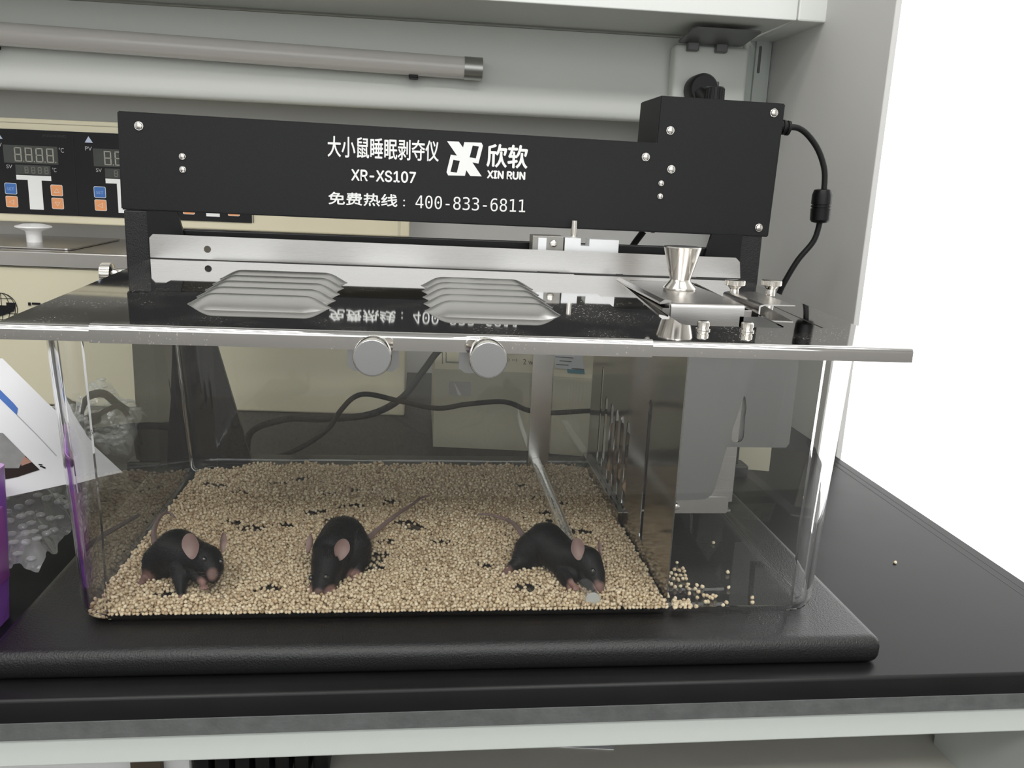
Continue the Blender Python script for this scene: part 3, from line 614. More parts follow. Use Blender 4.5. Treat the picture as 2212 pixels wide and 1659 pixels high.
# front sheet with slanting edge, foot bracket with screw
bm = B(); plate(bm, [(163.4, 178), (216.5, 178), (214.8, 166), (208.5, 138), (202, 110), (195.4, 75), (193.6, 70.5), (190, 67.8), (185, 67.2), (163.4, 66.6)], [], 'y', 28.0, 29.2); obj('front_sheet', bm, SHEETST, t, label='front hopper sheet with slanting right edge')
bm = B(); plate(bm, rrect(163.4, 206.2, 57.2, 68.6, 1.6, 3, (1, 0, 0, 1)), [], 'y', 29.4, 30.6); br = obj('foot_bracket', bm, STEEL, t)
screw(br, (170.2, 29.2, 62.2), (0, -1, 0), 2.5, False)
# bottle holder
t = thing('bottle_holder', (258, 120, 80), 'steel water bottle holder box hanging from the lid right of the feeder', 'holder')
slot_hole = [(231, 88), (233, 85.5), (236, 85), (239, 86.5), (240.6, 90), (239.8, 104), (240.2, 112), (238.5, 120), (236, 123), (232, 122)]
bm = B(); plate(bm, [(228, 180), (228, 82), (274.3, 82), (276.4, 85), (276.4, 148), (273.5, 152.3), (270, 154), (270, 180)], [slot_hole], 'y', 99.0, 100.0)
box(bm, 237.5, 275, 100, 170, 81.5, 82.5); obj('holder_box', bm, SHEETST, t)
bm = B(); plate(bm, [(242.0, 150), (242.0, ZH+1.2), (243.0, ZH+2.4), (246, ZH+3), (269.0, ZH+3.2), (269.0, ZH+2.3), (246, ZH+2.1), (243.2, ZH+0.8), (243.2, 150)], [], 'y', 100, 176); obj('top_flange', bm, STEEL, t)
bm = B(); lathe(bm, (249, 118, 84), (0, 0, 1), [(0, 14), (2, 15), (60, 15), (66, 9), (70, 9)], 24); o = obj('water_bottle', bm, mat('bottle_plastic', (0.8, 0.8, 0.78), 0.2), None, 'pale water bottle standing inside the steel bottle holder', 'bottle', smooth=40)
# food pellets seen through the slots
PEL = mat('food_pellet', (0.42, 0.30, 0.19), 0.85, noise=0.25, nscale=200, bump=0.6, bscale=500)
for k, (y, z) in enumerate(((205, 36), (188, 44), (172, 37), (212, 58), (150, 37), (196, 60))):
    bm = B(); lathe(bm, (169 + (k % 2)*4, y, z), (0.1, 1, 0.5 - 0.3*(k % 3)), [(-11, 4.5), (-10, 6), (-4, 6.4), (4, 6.2), (10, 6), (11, 4.4)], 12)
    o = obj('food_pellet', bm, PEL, None, 'brown food pellet behind the slots of the steel partition', 'food pellet', 'food pellets in the hopper', smooth=50)

# ------------------------------------------------------------------ bedding
def grain_mesh(pts, tones, name, m):
    """pts: (n,3) centres in mm; every grain is a small lumpy 48-triangle kernel"""
    n = len(pts); segu, segv = 6, 4
    base = [(0, 0, 1)]
    for i in range(1, segv):
        a = math.pi*i/segv
        for j in range(segu):
            b = 2*math.pi*(j+0.5*(i % 2))/segu; base.append((math.sin(a)*math.cos(b), math.sin(a)*math.sin(b), math.cos(a)))
    base.append((0, 0, -1)); base = np.array(base); nv = len(base); F = []
    for j in range(segu): F.append((0, 1+j, 1+(j+1) % segu))
    for i in range(segv-2):
        for j in range(segu):
            a, b = 1+i*segu+j, 1+i*segu+(j+1) % segu; c, d = a+segu, b+segu; F += [(a, c, b), (b, c, d)]
    for j in range(segu): F.append((nv-1, 1+(segv-2)*segu+(j+1) % segu, 1+(segv-2)*segu+j))
    F = np.array(F)
    V = np.repeat(base[None], n, 0)*(1+np.random.uniform(-0.16, 0.16, (n, nv, 1)))
    V *= np.stack([np.random.uniform(1.3, 1.65, n), np.random.uniform(1.15, 1.5, n), np.random.uniform(0.95, 1.25, n)], 1)[:, None, :]
    q = np.random.normal(size=(n, 4)); q[:, 0] += 0.0; q /= np.linalg.norm(q, axis=1, keepdims=True); a, b, c, d = q.T
    Rm = np.stack([1-2*(c*c+d*d), 2*(b*c-a*d), 2*(b*d+a*c), 2*(b*c+a*d), 1-2*(b*b+d*d), 2*(c*d-a*b), 2*(b*d-a*c), 2*(c*d+a*b), 1-2*(b*b+c*c)], 1).reshape(n, 3, 3)
    V = np.einsum('nij,nkj->nki', Rm, V) + pts[:, None, :]
    FF = (F[None] + (np.arange(n)*nv)[:, None, None]).reshape(-1, 3)
    me = bpy.data.meshes.new(name); me.vertices.add(n*nv); me.vertices.foreach_set('co', (V.reshape(-1)*S).astype(np.float32))
    me.loops.add(FF.size); me.loops.foreach_set('vertex_index', FF.reshape(-1).astype(np.int32))
    me.polygons.add(len(FF)); me.polygons.foreach_set('loop_start', (np.arange(len(FF))*3).astype(np.int32)); me.update(calc_edges=True)
    me.polygons.foreach_set('use_smooth', np.ones(len(FF), dtype=bool))
    at = me.attributes.new('tone', 'FLOAT', 'POINT'); at.data.foreach_set('value', np.repeat(tones, nv).astype(np.float32))
    me.materials.append(m); return me
GR = bpy.data.materials.new('corncob_grain'); GR.use_nodes = True; nt = GR.node_tree; b = nt.nodes['Principled BSDF']; b.inputs['Roughness'].default_value = 0.75
at = nt.nodes.new('ShaderNodeAttribute'); at.attribute_name = 'tone'; cr = nt.nodes.new('ShaderNodeValToRGB')
cr.color_ramp.elements[0].color = (0.36, 0.24, 0.13, 1); cr.color_ramp.elements[1].color = (0.92, 0.80, 0.60, 1)
e = cr.color_ramp.elements.new(0.35); e.color = (0.62, 0.475, 0.31, 1); e = cr.color_ramp.elements.new(0.75); e.color = (0.80, 0.66, 0.46, 1)
nt.links.new(at.outputs['Fac'], cr.inputs[0]); nt.links.new(cr.outputs[0], b.inputs['Base Color'])
HOLES = [(-55.5, 211.4), (-64.8, 144.5), (-102.2, 135.4), (-128.3, 128.4), (121.9, 181.5), (95.2, 129.8), (115.3, 129.7), (-11.1, 141.5), (-2.0, 128.5), (49.8, 59.9), (-60.2, 173.8), (-119.9, 228.1), (128.4, 120.5), (-169.0, 221.8), (-178.0, 227.5), (-146.6, 205.2), (-123.2, 128.3), (-118.6, 131.0), (-139.2, 140.1), (-3.8, 134.9), (-9.3, 139.6), (18.6, 102.2), (-22.3, 104.3), (-28.5, 59.0), (-73.9, 163.8), (-49.2, 176.9), (-80.8, 160.8), (93.5, 224.3), (98.1, 195.6), (104.8, 158.7), (106.1, 142.0), (119.3, 120.5), (-155.3, 23.1), (-95.1, 29.4), (70.6, 29.1), (75.1, 27.7), (-21.4, 184.3), (-26.3, 80.1), (-72.2, 202.4), (-101.9, 240.2), (-0.3, 130.3), (-30.6, 68.6)]
pts = []
rs = np.random.RandomState(3)
pitch_x, pitch_y = 2.42, 2.1
ph = rs.uniform(0, 6.28, 8); kk = rs.uniform(-0.09, 0.09, (8, 2))
def fld(x, y): return sum(math.sin(kk[i][0]*x*1.3 + kk[i][1]*y*1.3 + ph[i]) for i in range(8))/8
yy = -1.2
row = 0
while yy < 283:
    xx = -198 + (row % 2)*1.2
    while xx < 161:
        X, Y = xx+rs.uniform(-0.55, 0.55), yy+rs.uniform(-0.5, 0.5)
        ok = True
        if (X < -182 and Y < 12 and (X+182)**2+(Y-12)**2 > 15.5**2): ok = False
        if Y > 262 + 14*(1-abs((X+20)/180)) and X < -165 + (Y-262): ok = False
        if Y > 279+3*math.sin(X*0.11)+2*math.sin(X*0.31): ok = False
        if X < -196 + max(0, (Y-60))*0.015: ok = False
        for hx, hy in HOLES:
            d2 = ((X-hx)/7.6)**2 + ((Y-hy)/5.0)**2
            if d2 < 1 + 0.7*math.sin(X*0.9+Y*0.7) and rs.rand() < 0.92: ok = False; break
        if ok and rs.rand() < 0.012: ok = False
        if ok:
            pts.append((X, Y, 4.9 + rs.uniform(0, 0.5)))
            h = 0.55 + 0.35*fld(X, Y) + (0.35 if Y < 14 else 0) - (0.2 if Y > 120 else 0)
            near = any(((X-hx)**2+(Y-hy)**2) < 110 for hx, hy in HOLES)
            if rs.rand() < (0.25 if near else min(0.95, max(0.15, h))): pts.append((X+rs.uniform(-1, 1), Y+rs.uniform(-1, 1), 6.7+rs.uniform(0, 0.9)))
            if not near and rs.rand() < max(0, h-0.62): pts.append((X+rs.uniform(-1, 1), Y+rs.uniform(-1, 1), 8.6+rs.uniform(0, 0.8)))
        xx += pitch_x
    yy += pitch_y; row += 1
pts = np.array(pts); pts[:, 1] = np.clip(pts[:, 1], -1.1, 283); pts[:, 0] = np.clip(pts[:, 0], -198.5, 160.2)
tones = np.clip(rs.beta(3.2, 2.2, len(pts)) - (rs.rand(len(pts)) < 0.06)*0.35, 0, 1)
o = bpy.data.objects.new('corncob_bedding', grain_mesh(pts, tones, 'corncob_bedding', GR)); COL.objects.link(o)
tag(o, 'tan corncob bedding granules covering the cage floor', 'bedding', kind='stuff')
# loose grains right of the partition, each its own object
LOOSE = [(186.7, 65.3), (181.6, 54.0), (184.5, 52.4), (188.1, 55.4), (187.8, 50.9), (177.5, 48.1), (180.0, 45.1), (183.1, 44.4), (186.4, 44.3), (174.4, 43.1), (176.7, 39.4), (179.5, 38.0), (183.2, 39.3), (185.5, 39.3), (172.6, 31.1), (174.0, 26.9), (178.2, 28.2), (184.2, 30.8), (175.9, 54.1), (171.2, 33.9), (182.3, 26.7), (182.8, 24.0), (181.0, 17.3), (190.0, 29.3), (187.2, 23.9), (187.9, 19.8), (193.2, 27.2), (190.0, 14.5), (193.5, 11.8), (192.3, 13.8), (194.3, 10.4), (197.4, 13.0), (196.3, 14.3), (190.1, 5.4), (188.2, 5.4), (184.5, 11.3), (169.6, 11.0), (164.4, 13.7), (165.8, 16.3), (198.5, 0.7), (202.0, 4.4), (211.1, 25.4), (218.8, 48.9), (225.8, 100.1), (222.0, 10.4), (219.5, 4.0), (180.0, -0.7), (174.5, 8.3), (172.5, 3.9), (175.6, 3.8), (169.4, 4.0), (169.6, -0.4), (172.3, -1.7), (166.6, -0.4), (164.2, 2.2), (175.4, -1.8), (164.3, -2.8), (161.7, -1.5)]
protos = [grain_mesh(np.zeros((1, 3)), np.array([tv]), 'loose_grain', GR) for tv in (0.55, 0.65, 0.75, 0.85, 0.9)]
def loose(x, y, z, lab, group):
    o = bpy.data.objects.new('loose_grain', protos[rs.randint(5)]); COL.objects.link(o); o.location = (x*S, y*S, z*S)
    o.rotation_euler = tuple(rs.uniform(0, 6, 3)); o.scale = (1.1, 1.1, 1.1); tag(o, lab, 'grain', group)
for x, y in LOOSE:
    if x < 165.2: x = 165.2+abs(x-165)*0.3
    loose(x, max(y, -1.5), 5.0, 'pale bedding grain lying loose on the bare cage floor right of the partition', 'spilled grains right of the partition')
for k in range(26):
    loose(166+rs.uniform(0, 11)**1.0, rs.uniform(-1.2, 7), 5.0+rs.uniform(0, 1.5), 'pale bedding grain lying loose on the bare cage floor right of the partition', 'spilled grains right of the partition')
loose(382.4, 110.5, -17.4, 'single stray bedding grain on the black worktop right of the machine', None)

# ------------------------------------------------------------------ mice
FUR = bpy.data.materials.new('black_mouse_coat'); FUR.use_nodes = True; nt = FUR.node_tree; b = nt.nodes['Principled BSDF']
at = nt.nodes.new('ShaderNodeAttribute'); at.attribute_name = 'skin'; mx = nt.nodes.new('ShaderNodeMix'); mx.data_type = 'RGBA'
mx.inputs[6].default_value = (0.0045, 0.0045, 0.005, 1); mx.inputs[7].default_value = (0.27, 0.155, 0.135, 1)
nt.links.new(at.outputs['Fac'], mx.inputs[0]); nt.links.new(mx.outputs[2], b.inputs['Base Color']); b.inputs['Roughness'].default_value = 0.42; b.inputs['Specular IOR Level'].default_value = 0.22
tc = nt.nodes.new('ShaderNodeTexCoord'); n1 = nt.nodes.new('ShaderNodeTexNoise'); n1.inputs['Scale'].default_value = 900; n1.inputs['Detail'].default_value = 3
nt.links.new(tc.outputs['Object'], n1.inputs['Vector']); bu = nt.nodes.new('ShaderNodeBump'); bu.inputs['Strength'].default_value = 0.5; bu.inputs['Distance'].default_value = 0.0006
nt.links.new(n1.outputs['Fac'], bu.inputs['Height']); nt.links.new(bu.outputs[0], b.inputs['Normal'])
FURS = mat('mouse_hair', (0.006, 0.006, 0.0065), 0.45, **SP)
EARM = mat('mouse_ear_skin', (0.24, 0.155, 0.14), 0.5, noise=0.2, nscale=260); EARM.node_tree.nodes['Principled BSDF'].inputs['Subsurface Weight'].default_value = 0.0
TAILM = mat('mouse_tail_skin', (0.27, 0.19, 0.18), 0.5, noise=0.15, nscale=500, bump=0.5, bscale=1500)
EYE = mat('mouse_eye', (0.004, 0.004, 0.005), 0.04); EYE.node_tree.nodes['Principled BSDF'].inputs['Coat Weight'].default_value = 1.0

_US = {}
def usphere(u, v):
    if (u, v) not in _US:
        b_ = bmesh.new(); bmesh.ops.create_uvsphere(b_, u_segments=u, v_segments=v, radius=1)
        b_.verts.index_update(); _US[(u, v)] = (np.array([q.co[:] for q in b_.verts]), [tuple(q.index for q in f_.verts) for f_ in b_.faces]); b_.free()
    return _US[(u, v)]
def mouse(label, chains, skins, ears, eyes, tail, whisk, flow):
    """chains: lists of (x,y,z,r) joined into one continuous surface; skins: (x,y,z,radius) of bare pink areas"""
    AV, AF, nvt = [], [], 0
    for ch in chains:
        for a, c in zip(ch, ch[1:]):
            L = math.dist(a[:3], c[:3]); st = max(1, int(L/max(0.6, 0.16*min(a[3], c[3])*2)))
            for k in range(st+1):
                u = k/st; p = [a[i]*(1-u)+c[i]*u for i in range(4)]; nn = 20 if p[3] > 6 else (14 if p[3] > 2.5 else 8)
                SV, SF = usphere(nn, max(6, nn*2//3)); AV.append(SV*p[3]*S + np.array(p[:3])*S); AF += [tuple(i+nvt for i in f_) for f_ in SF]; nvt += len(SV)
    me = bpy.data.meshes.new('m'); me.from_pydata(np.concatenate(AV).tolist(), [], AF)
    o = bpy.data.objects.new('m', me); COL.objects.link(o)
    md = o.modifiers.new('r', 'REMESH'); md.mode = 'VOXEL'; md.voxel_size = 0.62*S
    md = o.modifiers.new('s', 'SMOOTH'); md.factor = 0.6; md.iterations = 7
    dg = bpy.context.evaluated_depsgraph_get(); dg.update(); me2 = bpy.data.meshes.new_from_object(o.evaluated_get(dg)); bpy.data.objects.remove(o); bpy.data.meshes.remove(me)
    c0 = chains[0][1]; t = thing('mouse', (c0[0], c0[1], 6), label, 'mouse', None)
    nV = len(me2.vertices); co = np.empty(nV*3, np.float32); me2.vertices.foreach_get('co', co); co = co.reshape(-1, 3)/S
    sk = np.zeros(nV)
    for s_ in skins:
        d = np.linalg.norm(co - np.array(s_[:3]), axis=1); sk = np.maximum(sk, np.clip((s_[3]*1.15-d)/(s_[3]*0.45), 0, 1)*(s_[4] if len(s_) > 4 else 1))
    nr = np.empty(nV*3, np.float32); me2.vertices.foreach_get('normal', nr); nr = nr.reshape(-1, 3)
    off = np.array(t.location)/S; me2.vertices.foreach_set('co', ((co-off)*S).reshape(-1).astype(np.float32))
    a_ = me2.attributes.new('skin', 'FLOAT', 'POINT'); a_.data.foreach_set('value', sk.astype(np.float32))
    me2.polygons.foreach_set('use_smooth', [True]*len(me2.polygons)); me2.materials.clear(); me2.materials.append(FUR); me2.update()
    ob = bpy.data.objects.new('body', me2); COL.objects.link(ob); ob.parent = t
    # short hairs lying back along the body
    cand = np.where(sk < 0.15)[0]; pick = rs.choice(cand, min(len(cand), 9000), replace=False)
    P = co[pick]; Nn = nr[pick]; C = np.array([f_[:3] for f_ in flow]); D = np.array([f_[3:] for f_ in flow])
    wgt = 1/(np.linalg.norm(P[:, None]-C[None], axis=2)**2+4); fl = (wgt[..., None]*D[None]).sum(1)/wgt.sum(1)[:, None]
    fl -= Nn*(fl*Nn).sum(1)[:, None]; fl /= np.linalg.norm(fl, axis=1)[:, None]+1e-6; sd = np.cross(Nn, fl)
    ln = rs.uniform(1.6, 3.0, (len(P), 1)); wd = 0.14; jit = rs.normal(0, 0.16, (len(P), 3))
    dirv = fl + Nn*0.22 + jit; A = P - Nn*0.1 - sd*wd; Bv = P - Nn*0.1 + sd*wd; Cv = P + dirv*ln
    V = np.stack([A, Bv, Cv], 1).reshape(-1, 3); me = bpy.data.meshes.new('fur'); me.from_pydata(((V-off)*S).tolist(), [], [(3*i, 3*i+1, 3*i+2) for i in range(len(P))]); me.materials.append(FURS)
    fo = bpy.data.objects.new('fur', me); COL.objects.link(fo); fo.parent = t; fo['kind'] = 'stuff'
    for (cx, cy, cz, w_, h_, fx, fy, fz, ux, uy, uz) in ears:   # centre, half width, half height, facing, up
        F_ = Vector((fx, fy, fz)).normalized(); U = Vector((ux, uy, uz)); U = (U - F_*U.dot(F_)).normalized(); Rr = U.cross(F_)
        bm = B(); prev = None; RN, AN = 6, 22; cen = Vector((cx, cy, cz)); grid = []
        for i in range(RN+1):
            q = i/RN; rowv = []
            for j in range(AN):
                a = 2*math.pi*j/AN; px = math.cos(a)*w_*q; py = math.sin(a)*h_*q
                if py < 0: px *= 1 - 0.28*(-py/h_)
                dep = 2.2*(q**2) - 2.0 + (0.25*math.sin(3*a) if q > 0.8 else 0)
                rowv.append(bm.verts.new(cen + Rr*px + U*py + F_*dep))
            grid.append(rowv)
        for a_r, b_r in zip(grid[1:], grid[2:]):
            for j in range(AN): bm.faces.new((a_r[j], a_r[(j+1) % AN], b_r[(j+1) % AN], b_r[j]))
        bm.faces.new(grid[1])
        for v in grid[0]: bm.verts.remove(v)
        bmesh.ops.solidify(bm, geom=bm.faces[:], thickness=0.45)
        obj('ear', bm, EARM, t, smooth=70)
    for (x, y, z, r) in eyes:
        bm = B(); sphere(bm, (x, y, z), r*1.2, 18, 12); obj('eye', bm, EYE, t, smooth=180)
    bm = B(); nT = len(tail); tube(bm, tail, [2.3*(1-0.72*i/(nT-1)) for i in range(nT)], 12, sub=8); obj('tail', bm, TAILM, t, smooth=60)
    bm = B()
    for (x, y, z, dx, dy, dz) in whisk:
        d = Vector((dx, dy, dz)); tube(bm, [(x, y, z), Vector((x, y, z))+d*0.5+Vector((0, 0, 0.6)), Vector((x, y, z))+d], [0.07, 0.05, 0.02], 4, sub=3)
    obj('whiskers', bm, mat('whisker', (0.12, 0.11, 0.1), 0.4), t, kind='stuff')
    return t
def toes(c, d, r=0.85, L=4.2, n=4, spread=0.5):
    """short separate toes from a paw centre c heading d"""
    c = Vector(c); d = Vector(d).normalized(); s = d.cross(Vector((0, 0, 1))).normalized(); out = []
    for k in range(n):
        a = (k-(n-1)/2)*spread; e = (d*math.cos(a)+s*math.sin(a)).normalized()
        m1 = c + e*L*0.55 + Vector((0, 0, 0.5)); m2 = c + e*L + Vector((0, 0, -0.5))
        out.append([(*(c+s*math.sin(a)*1.0), r*1.2), (*m1, r), (*m2, r*0.75)])
    return out
def J(*a):
    return list(a)
# foreleg and body chains; every node (x, y, z, radius)
_b = lambda p, r: (p[0], p[1], p[2], r)
# --- left mouse: arched back, looking right, one foreleg planted
hump, rump, sh, hd = (-155.1,45,25), (-166.8,50,15.3), (-143.6,36,23.9), (-132.5,28,26.2)
body = [_b(rump, 12.0), _b(hump, 14.2), _b(sh, 12.0), _b((-136.9,31,25.8), 10.4), _b(hd, 9.6)]
snout = [_b(hd, 9.6), _b((-128.4,22,23.9), 7.6), _b((-127,18,21.1), 5.2), _b((-126.5,15.5,20.1), 3.6)]
chest = [_b(sh, 11.0), _b((-148.5,31,19.2), 8.0), _b((-148.3,25,15.1), 5.0), _b((-146.5,18,10), 2.7), _b((-144.8,13,6.5), 2.0), _b((-144.1,11,4.8), 1.8)]
hind = [_b((-169.6,48,12.3), 9.0), _b((-173,46,8.4), 5.0), _b((-175.7,43,6.6), 3.0), _b((-175.4,36,6.8), 2.2)]
paw2 = [_b((-138.5,26,19.3), 6.0), _b((-133.5,20,16.1), 3.0), _b((-132.1,16,14.3), 1.8)]
ft = Vector((-144.1,11,4.8)); hf = Vector((-175.4,36,6.8)); p2 = Vector((-132.1,16,14.3))
muz = (-125.5,12,24)
mouse('black mouse at the left with arched back and raised head, pink ears spread', [body, snout, chest, hind, paw2] + toes(ft, (0.15, -1, 0)) + toes(hf, (-0.7, -0.7, 0)) + toes(p2, (0.4, -1, 0)),
      [(*ft, 6.0), (*hf, 8.5, 0.8), (*(-175.7,43,6.6), 4.0, 0.7), (*muz, 4.6, 0.6), (*p2, 6.0, 0.9)],
      [(*(-140.5,22.5,38.2), 5.8, 8.2, -0.25, -1, 0.25, -0.25, 0, 1), (*(-121.9,27,38.6), 2.6, 6.5, 0.75, -0.65, 0.2, 0.25, 0.1, 1)],
      [(*(-131.8,18.8,31.1), 1.5), (*(-122.2,20.5,28.7), 1.5)],
      [(-173.2,62,19.1), (-178.3,75,20.1), (-184.4,96,18.1), (-189,122,15.5), (-190.5,140,12.6), (-187.8,146,11), (-182.3,138,10.8)],
      [(*muz, sx, -3, dz) for sx, dz in ((-11, 3), (-10, -1), (9, 3), (11, 0), (10, -3))],
      [(*rump, -1, 0.4, -0.2), (*hump, -1, 0.35, 0.1), (*sh, -0.8, 0.5, 0.1), (*hd, -0.5, 0.7, 0.5), (*(-146.5,17,10.5), 0, 0, -1)])
# --- middle mouse: curled round, head down towards the viewer
hump, rump, sh, hd = (-51,70,21.8), (-44.1,62,17.8), (-56.3,52,21.3), (-58.2,38,17.1)
body = [_b((-41.8,60,14.2), 11.0), _b(rump, 13.4), _b(hump, 16.0), _b(sh, 13.6), _b((-57.7,45,18.5), 12.0), _b(hd, 11.0), _b((-59.1,29,12.3), 8.6), _b((-61.5,23.5,8.5), 5.8), _b((-62.7,20.5,6.8), 3.6)]
belly = [_b(rump, 12.0), _b((-49.9,52,10.5), 9.5), _b((-52.7,42,9.2), 7.0)]
hind = [_b((-40.9,56,9.9), 7.0), _b((-39.7,48,6.9), 3.6), _b((-41.4,42,5.1), 2.3)]
fore = [_b((-53.9,36,10.5), 4.6), _b((-53.7,27,6.7), 2.6), _b((-55.5,22,6), 1.9)]
fore2 = [_b((-63.2,34,9.9), 4.0), _b((-67.7,26,6.7), 2.2), _b((-68.5,23,5.6), 1.7)]
hf, ft, f2 = Vector((-41.4,42,5.1)), Vector((-55.5,22,6)), Vector((-68.5,23,5.6))
nose = Vector((-62.2,18.5,7.5))
mouse('black mouse in the middle, curled with its head down towards the front wall', [body, belly, hind, fore, fore2] + toes(hf, (0.3, -1, 0)) + toes(ft, (-0.1, -1, 0)) + toes(f2, (-0.4, -1, 0)),
      [(*hf, 7.0), (*ft, 5.5), (*f2, 5.0), (*nose, 3.4, 0.55)],
      [(*(-71.5,50,27.3), 3.6, 6.6, -0.75, -0.5, 0.45, -0.2, 0.35, 1), (*(-49,36,29.4), 5.2, 7.2, 0.3, -1, 0.3, 0.3, 0.1, 1)],
      [(*(-57.7,20.6,17.7), 1.6), (*(-67.5,25.5,14.7), 1.5)],
      [(-37.7,80,13.9), (-33,95,13.8), (-24.5,115,14.1), (-14,138,14.1), (-4.1,158,13.2), (3.3,174,13), (10.1,180,12.8)],
      [(*nose, sx, -3, dz) for sx, dz in ((-12, 2), (-11, -1), (12, 2), (13, -1), (10, 4))],
      [(*rump, 0.3, 0.9, -0.3), (*hump, 0.4, 1, 0.2), (*sh, 0.2, 1, 0.5), (*hd, 0, 0.7, 0.8), (*(-59.1,29,12.3), 0, 0.5, 1)])
# --- right mouse: stretched over the rod, head down at the rod's end
hump, rump, sh, hd = (89.4,60,23.2), (79.8,62,16.1), (99,47,18.6), (113.8,34,20.4)
body = [_b((75.8,60,12.1), 9.5), _b(rump, 12.2), _b(hump, 14.2), _b(sh, 12.6), _b((107,40,20.4), 10.6), _b(hd, 10.4), _b((117.6,26,15.4), 7.4), _b((119.1,21,11.2), 5.0), _b((119.6,18,8.7), 3.4)]
jaw = [_b(hd, 9.0), _b((113,27,12.3), 6.0), _b((115.8,21,9.2), 3.6)]
chest = [_b(sh, 11.5), _b((100.5,38,11.2), 7.6), _b((105.4,34,13.1), 7.0)]
hind = [_b((73.1,58,11), 7.0), _b((67.5,54,9.4), 4.2), _b((62.6,50,7.5), 2.9), _b((59.3,45,6.8), 2.2)]
fore = [_b((97.9,34,11.1), 4.8), _b((99.3,26,8.3), 2.8), _b((100.8,19.5,6.1), 2.0), _b((101.8,16.5,5.7), 1.8)]
fore2 = [_b((99.4,32,12.7), 4.2), _b((101.1,23,11.7), 2.3), _b((102.9,19,10.4), 1.9)]
hf, ft, f2 = Vector((59.3,45,6.8)), Vector((101.8,16.5,5.7)), Vector((102.9,19,10.4))
nose = Vector((119.4,16,9.4))
mouse('black mouse at the right leaning over the clear rod beside the partition', [body, jaw, chest, hind, fore, fore2] + toes(hf, (-0.5, -1, 0)) + toes(ft, (0.1, -1, 0)) + toes(f2, (0.5, -1, -0.2)),
      [(*hf, 7.0, 0.8), (*(62.6,50,7.5), 4.0, 0.5), (*ft, 6.0), (*f2, 5.5), (*nose, 5.0, 0.75), (*(117.4,15,13.5), 3.4, 0.5)],
      [(*(105.8,28.5,32.3), 4.8, 7.4, 0.1, -1, 0.3, -0.1, 0.1, 1), (*(121.7,31,31.8), 2.4, 5.2, 0.85, -0.4, 0.3, 0.15, 0.1, 1)],
      [(*(114.3,17.6,21.8), 1.7)],
      [(79.4,74,15), (76.3,88,17.1), (73.8,106,16.5), (70.6,124,13.2), (62.5,134,12.6), (53.9,140,12.1), (47.8,142,11.7)],
      [(*nose, sx, -3, dz) for sx, dz in ((-12, 3), (-11, 0), (11, 2), (12, -1))],
      [(*rump, -1, 0.4, -0.2), (*hump, -1, 0.4, 0.2), (*sh, -0.9, 0.4, 0.2), (*hd, -0.5, 0.5, 0.7), (*(117.6,26,15.4), -0.3, 0.5, 0.8)])


# ------------------------------------------------------------------ cords
t = thing('adapter_cord', (390, 340, 150), 'black power cord with ferrite bead plugged into the housing side', 'cord')
bm = B(); tube(bm, [(334.5, 345, 331), (344, 345, 330), (352, 346, 329)], 6.0, 14, smooth=False)
for k in range(4): lathe(bm, (337+k*4.6, 345.2, 330.7-k*0.5), (1, 0, -0.1), [(0, 7.2), (2.6, 7.0)], 14)
obj('strain_relief', bm, RUBBER, t, smooth=40)
bm = B(); tube(bm, [(350, 345.8, 329.4), (362.8,348,330.1), (374.9,349,323.8), (388,350,309.9), (396.7,350,291.2), (398.8,350,271.6)], 2.9, 12); tube(bm, [(398.4,350,240.6), (395.3,352,222), (383.3,356,202.6), (375,360,183), (370.6,364,167.1), (369.3,366,150.8), (369.3,366,133.7), (366, 372, 40), (370, 392, -12), (400, 440, -15.4), (440, 520, -15.4)], 2.9, 12); obj('cord', bm, RUBBER, t, smooth=60)
bm = B(); A, C = Vector((397.1,350,273.3)), Vector((398,350,239.7)); d = C-A; L_ = d.length
lathe(bm, A, d, [(0, 4), (1, 8), (L_*0.18, 9.6), (L_*0.44, 9.8), (L_*0.45, 8.9), (L_*0.48, 8.9), (L_*0.49, 9.8), (L_*0.53, 9.8), (L_*0.54, 8.9), (L_*0.57, 8.9), (L_*0.58, 9.8), (L_*0.9, 9.6), (L_*0.97, 8), (L_, 4)], 28); obj('ferrite_bead', bm, SATIN, t, smooth=30)
# cords behind the cage
bm = B(); tube(bm, [(236.3,420,221.5), (226.3,420,206.5), (220.8,420,191.6), (194.6,415,151.6), (119.1,400,114.6), (50.5,395,100.6), (23.9,390,96), (5.1,380,74.2), (-15.8,370,47.8), (-48.3,365,30.6), (-94.7,365,25.1), (-131.5,365,24.7), (-166.2,366,11.8), (-175, 380, -14.5)], 3.6, 12)
obj('thick_cable', bm, RUBBER, None, 'thick black cable curving down behind the clear cage onto the worktop', 'cable', smooth=60)
bm = B(); tube(bm, [(241.8,330,39), (184.3,332,46), (132.8,334,42.9), (109.2,334,45.4), (85.3,332,54.2), (48.5,330,51.9), (18.9,330,47.2), (-15.1,330,53.3), (-46.5,330,60.3), (-62.2,332,56.8), (-75.8,334,42), (-89.5,336,21.5), (-119,337,0.9), (-154.4,334,-11.8), (-181.2,334,-21.5)], 2.6, 12)
obj('thin_cable', bm, RUBBER, None, 'thin black cable running across behind the clear cage', 'cable', smooth=60)
t = thing('plug_cord', (-235, 300, 20), 'black power cord with plug looped over the bubble wrap left of the cage', 'cord')
bm = B(); tube(bm, [(-296.8,250,44.6), (-296.3,262,59.8), (-292.1,275,66.9), (-279.8,285,68.8), (-271.9,295,56.9), (-262.5,305,42.1), (-259.4,310,13.8)], 3.6, 12); tube(bm, [(-280.5,270,51.6), (-275,280,55.3), (-266.4,290,54.9), (-260.3,300,32.5), (-260.2,310,0.1)], 2.4, 10); obj('cord', bm, RUBBER, t, smooth=60)
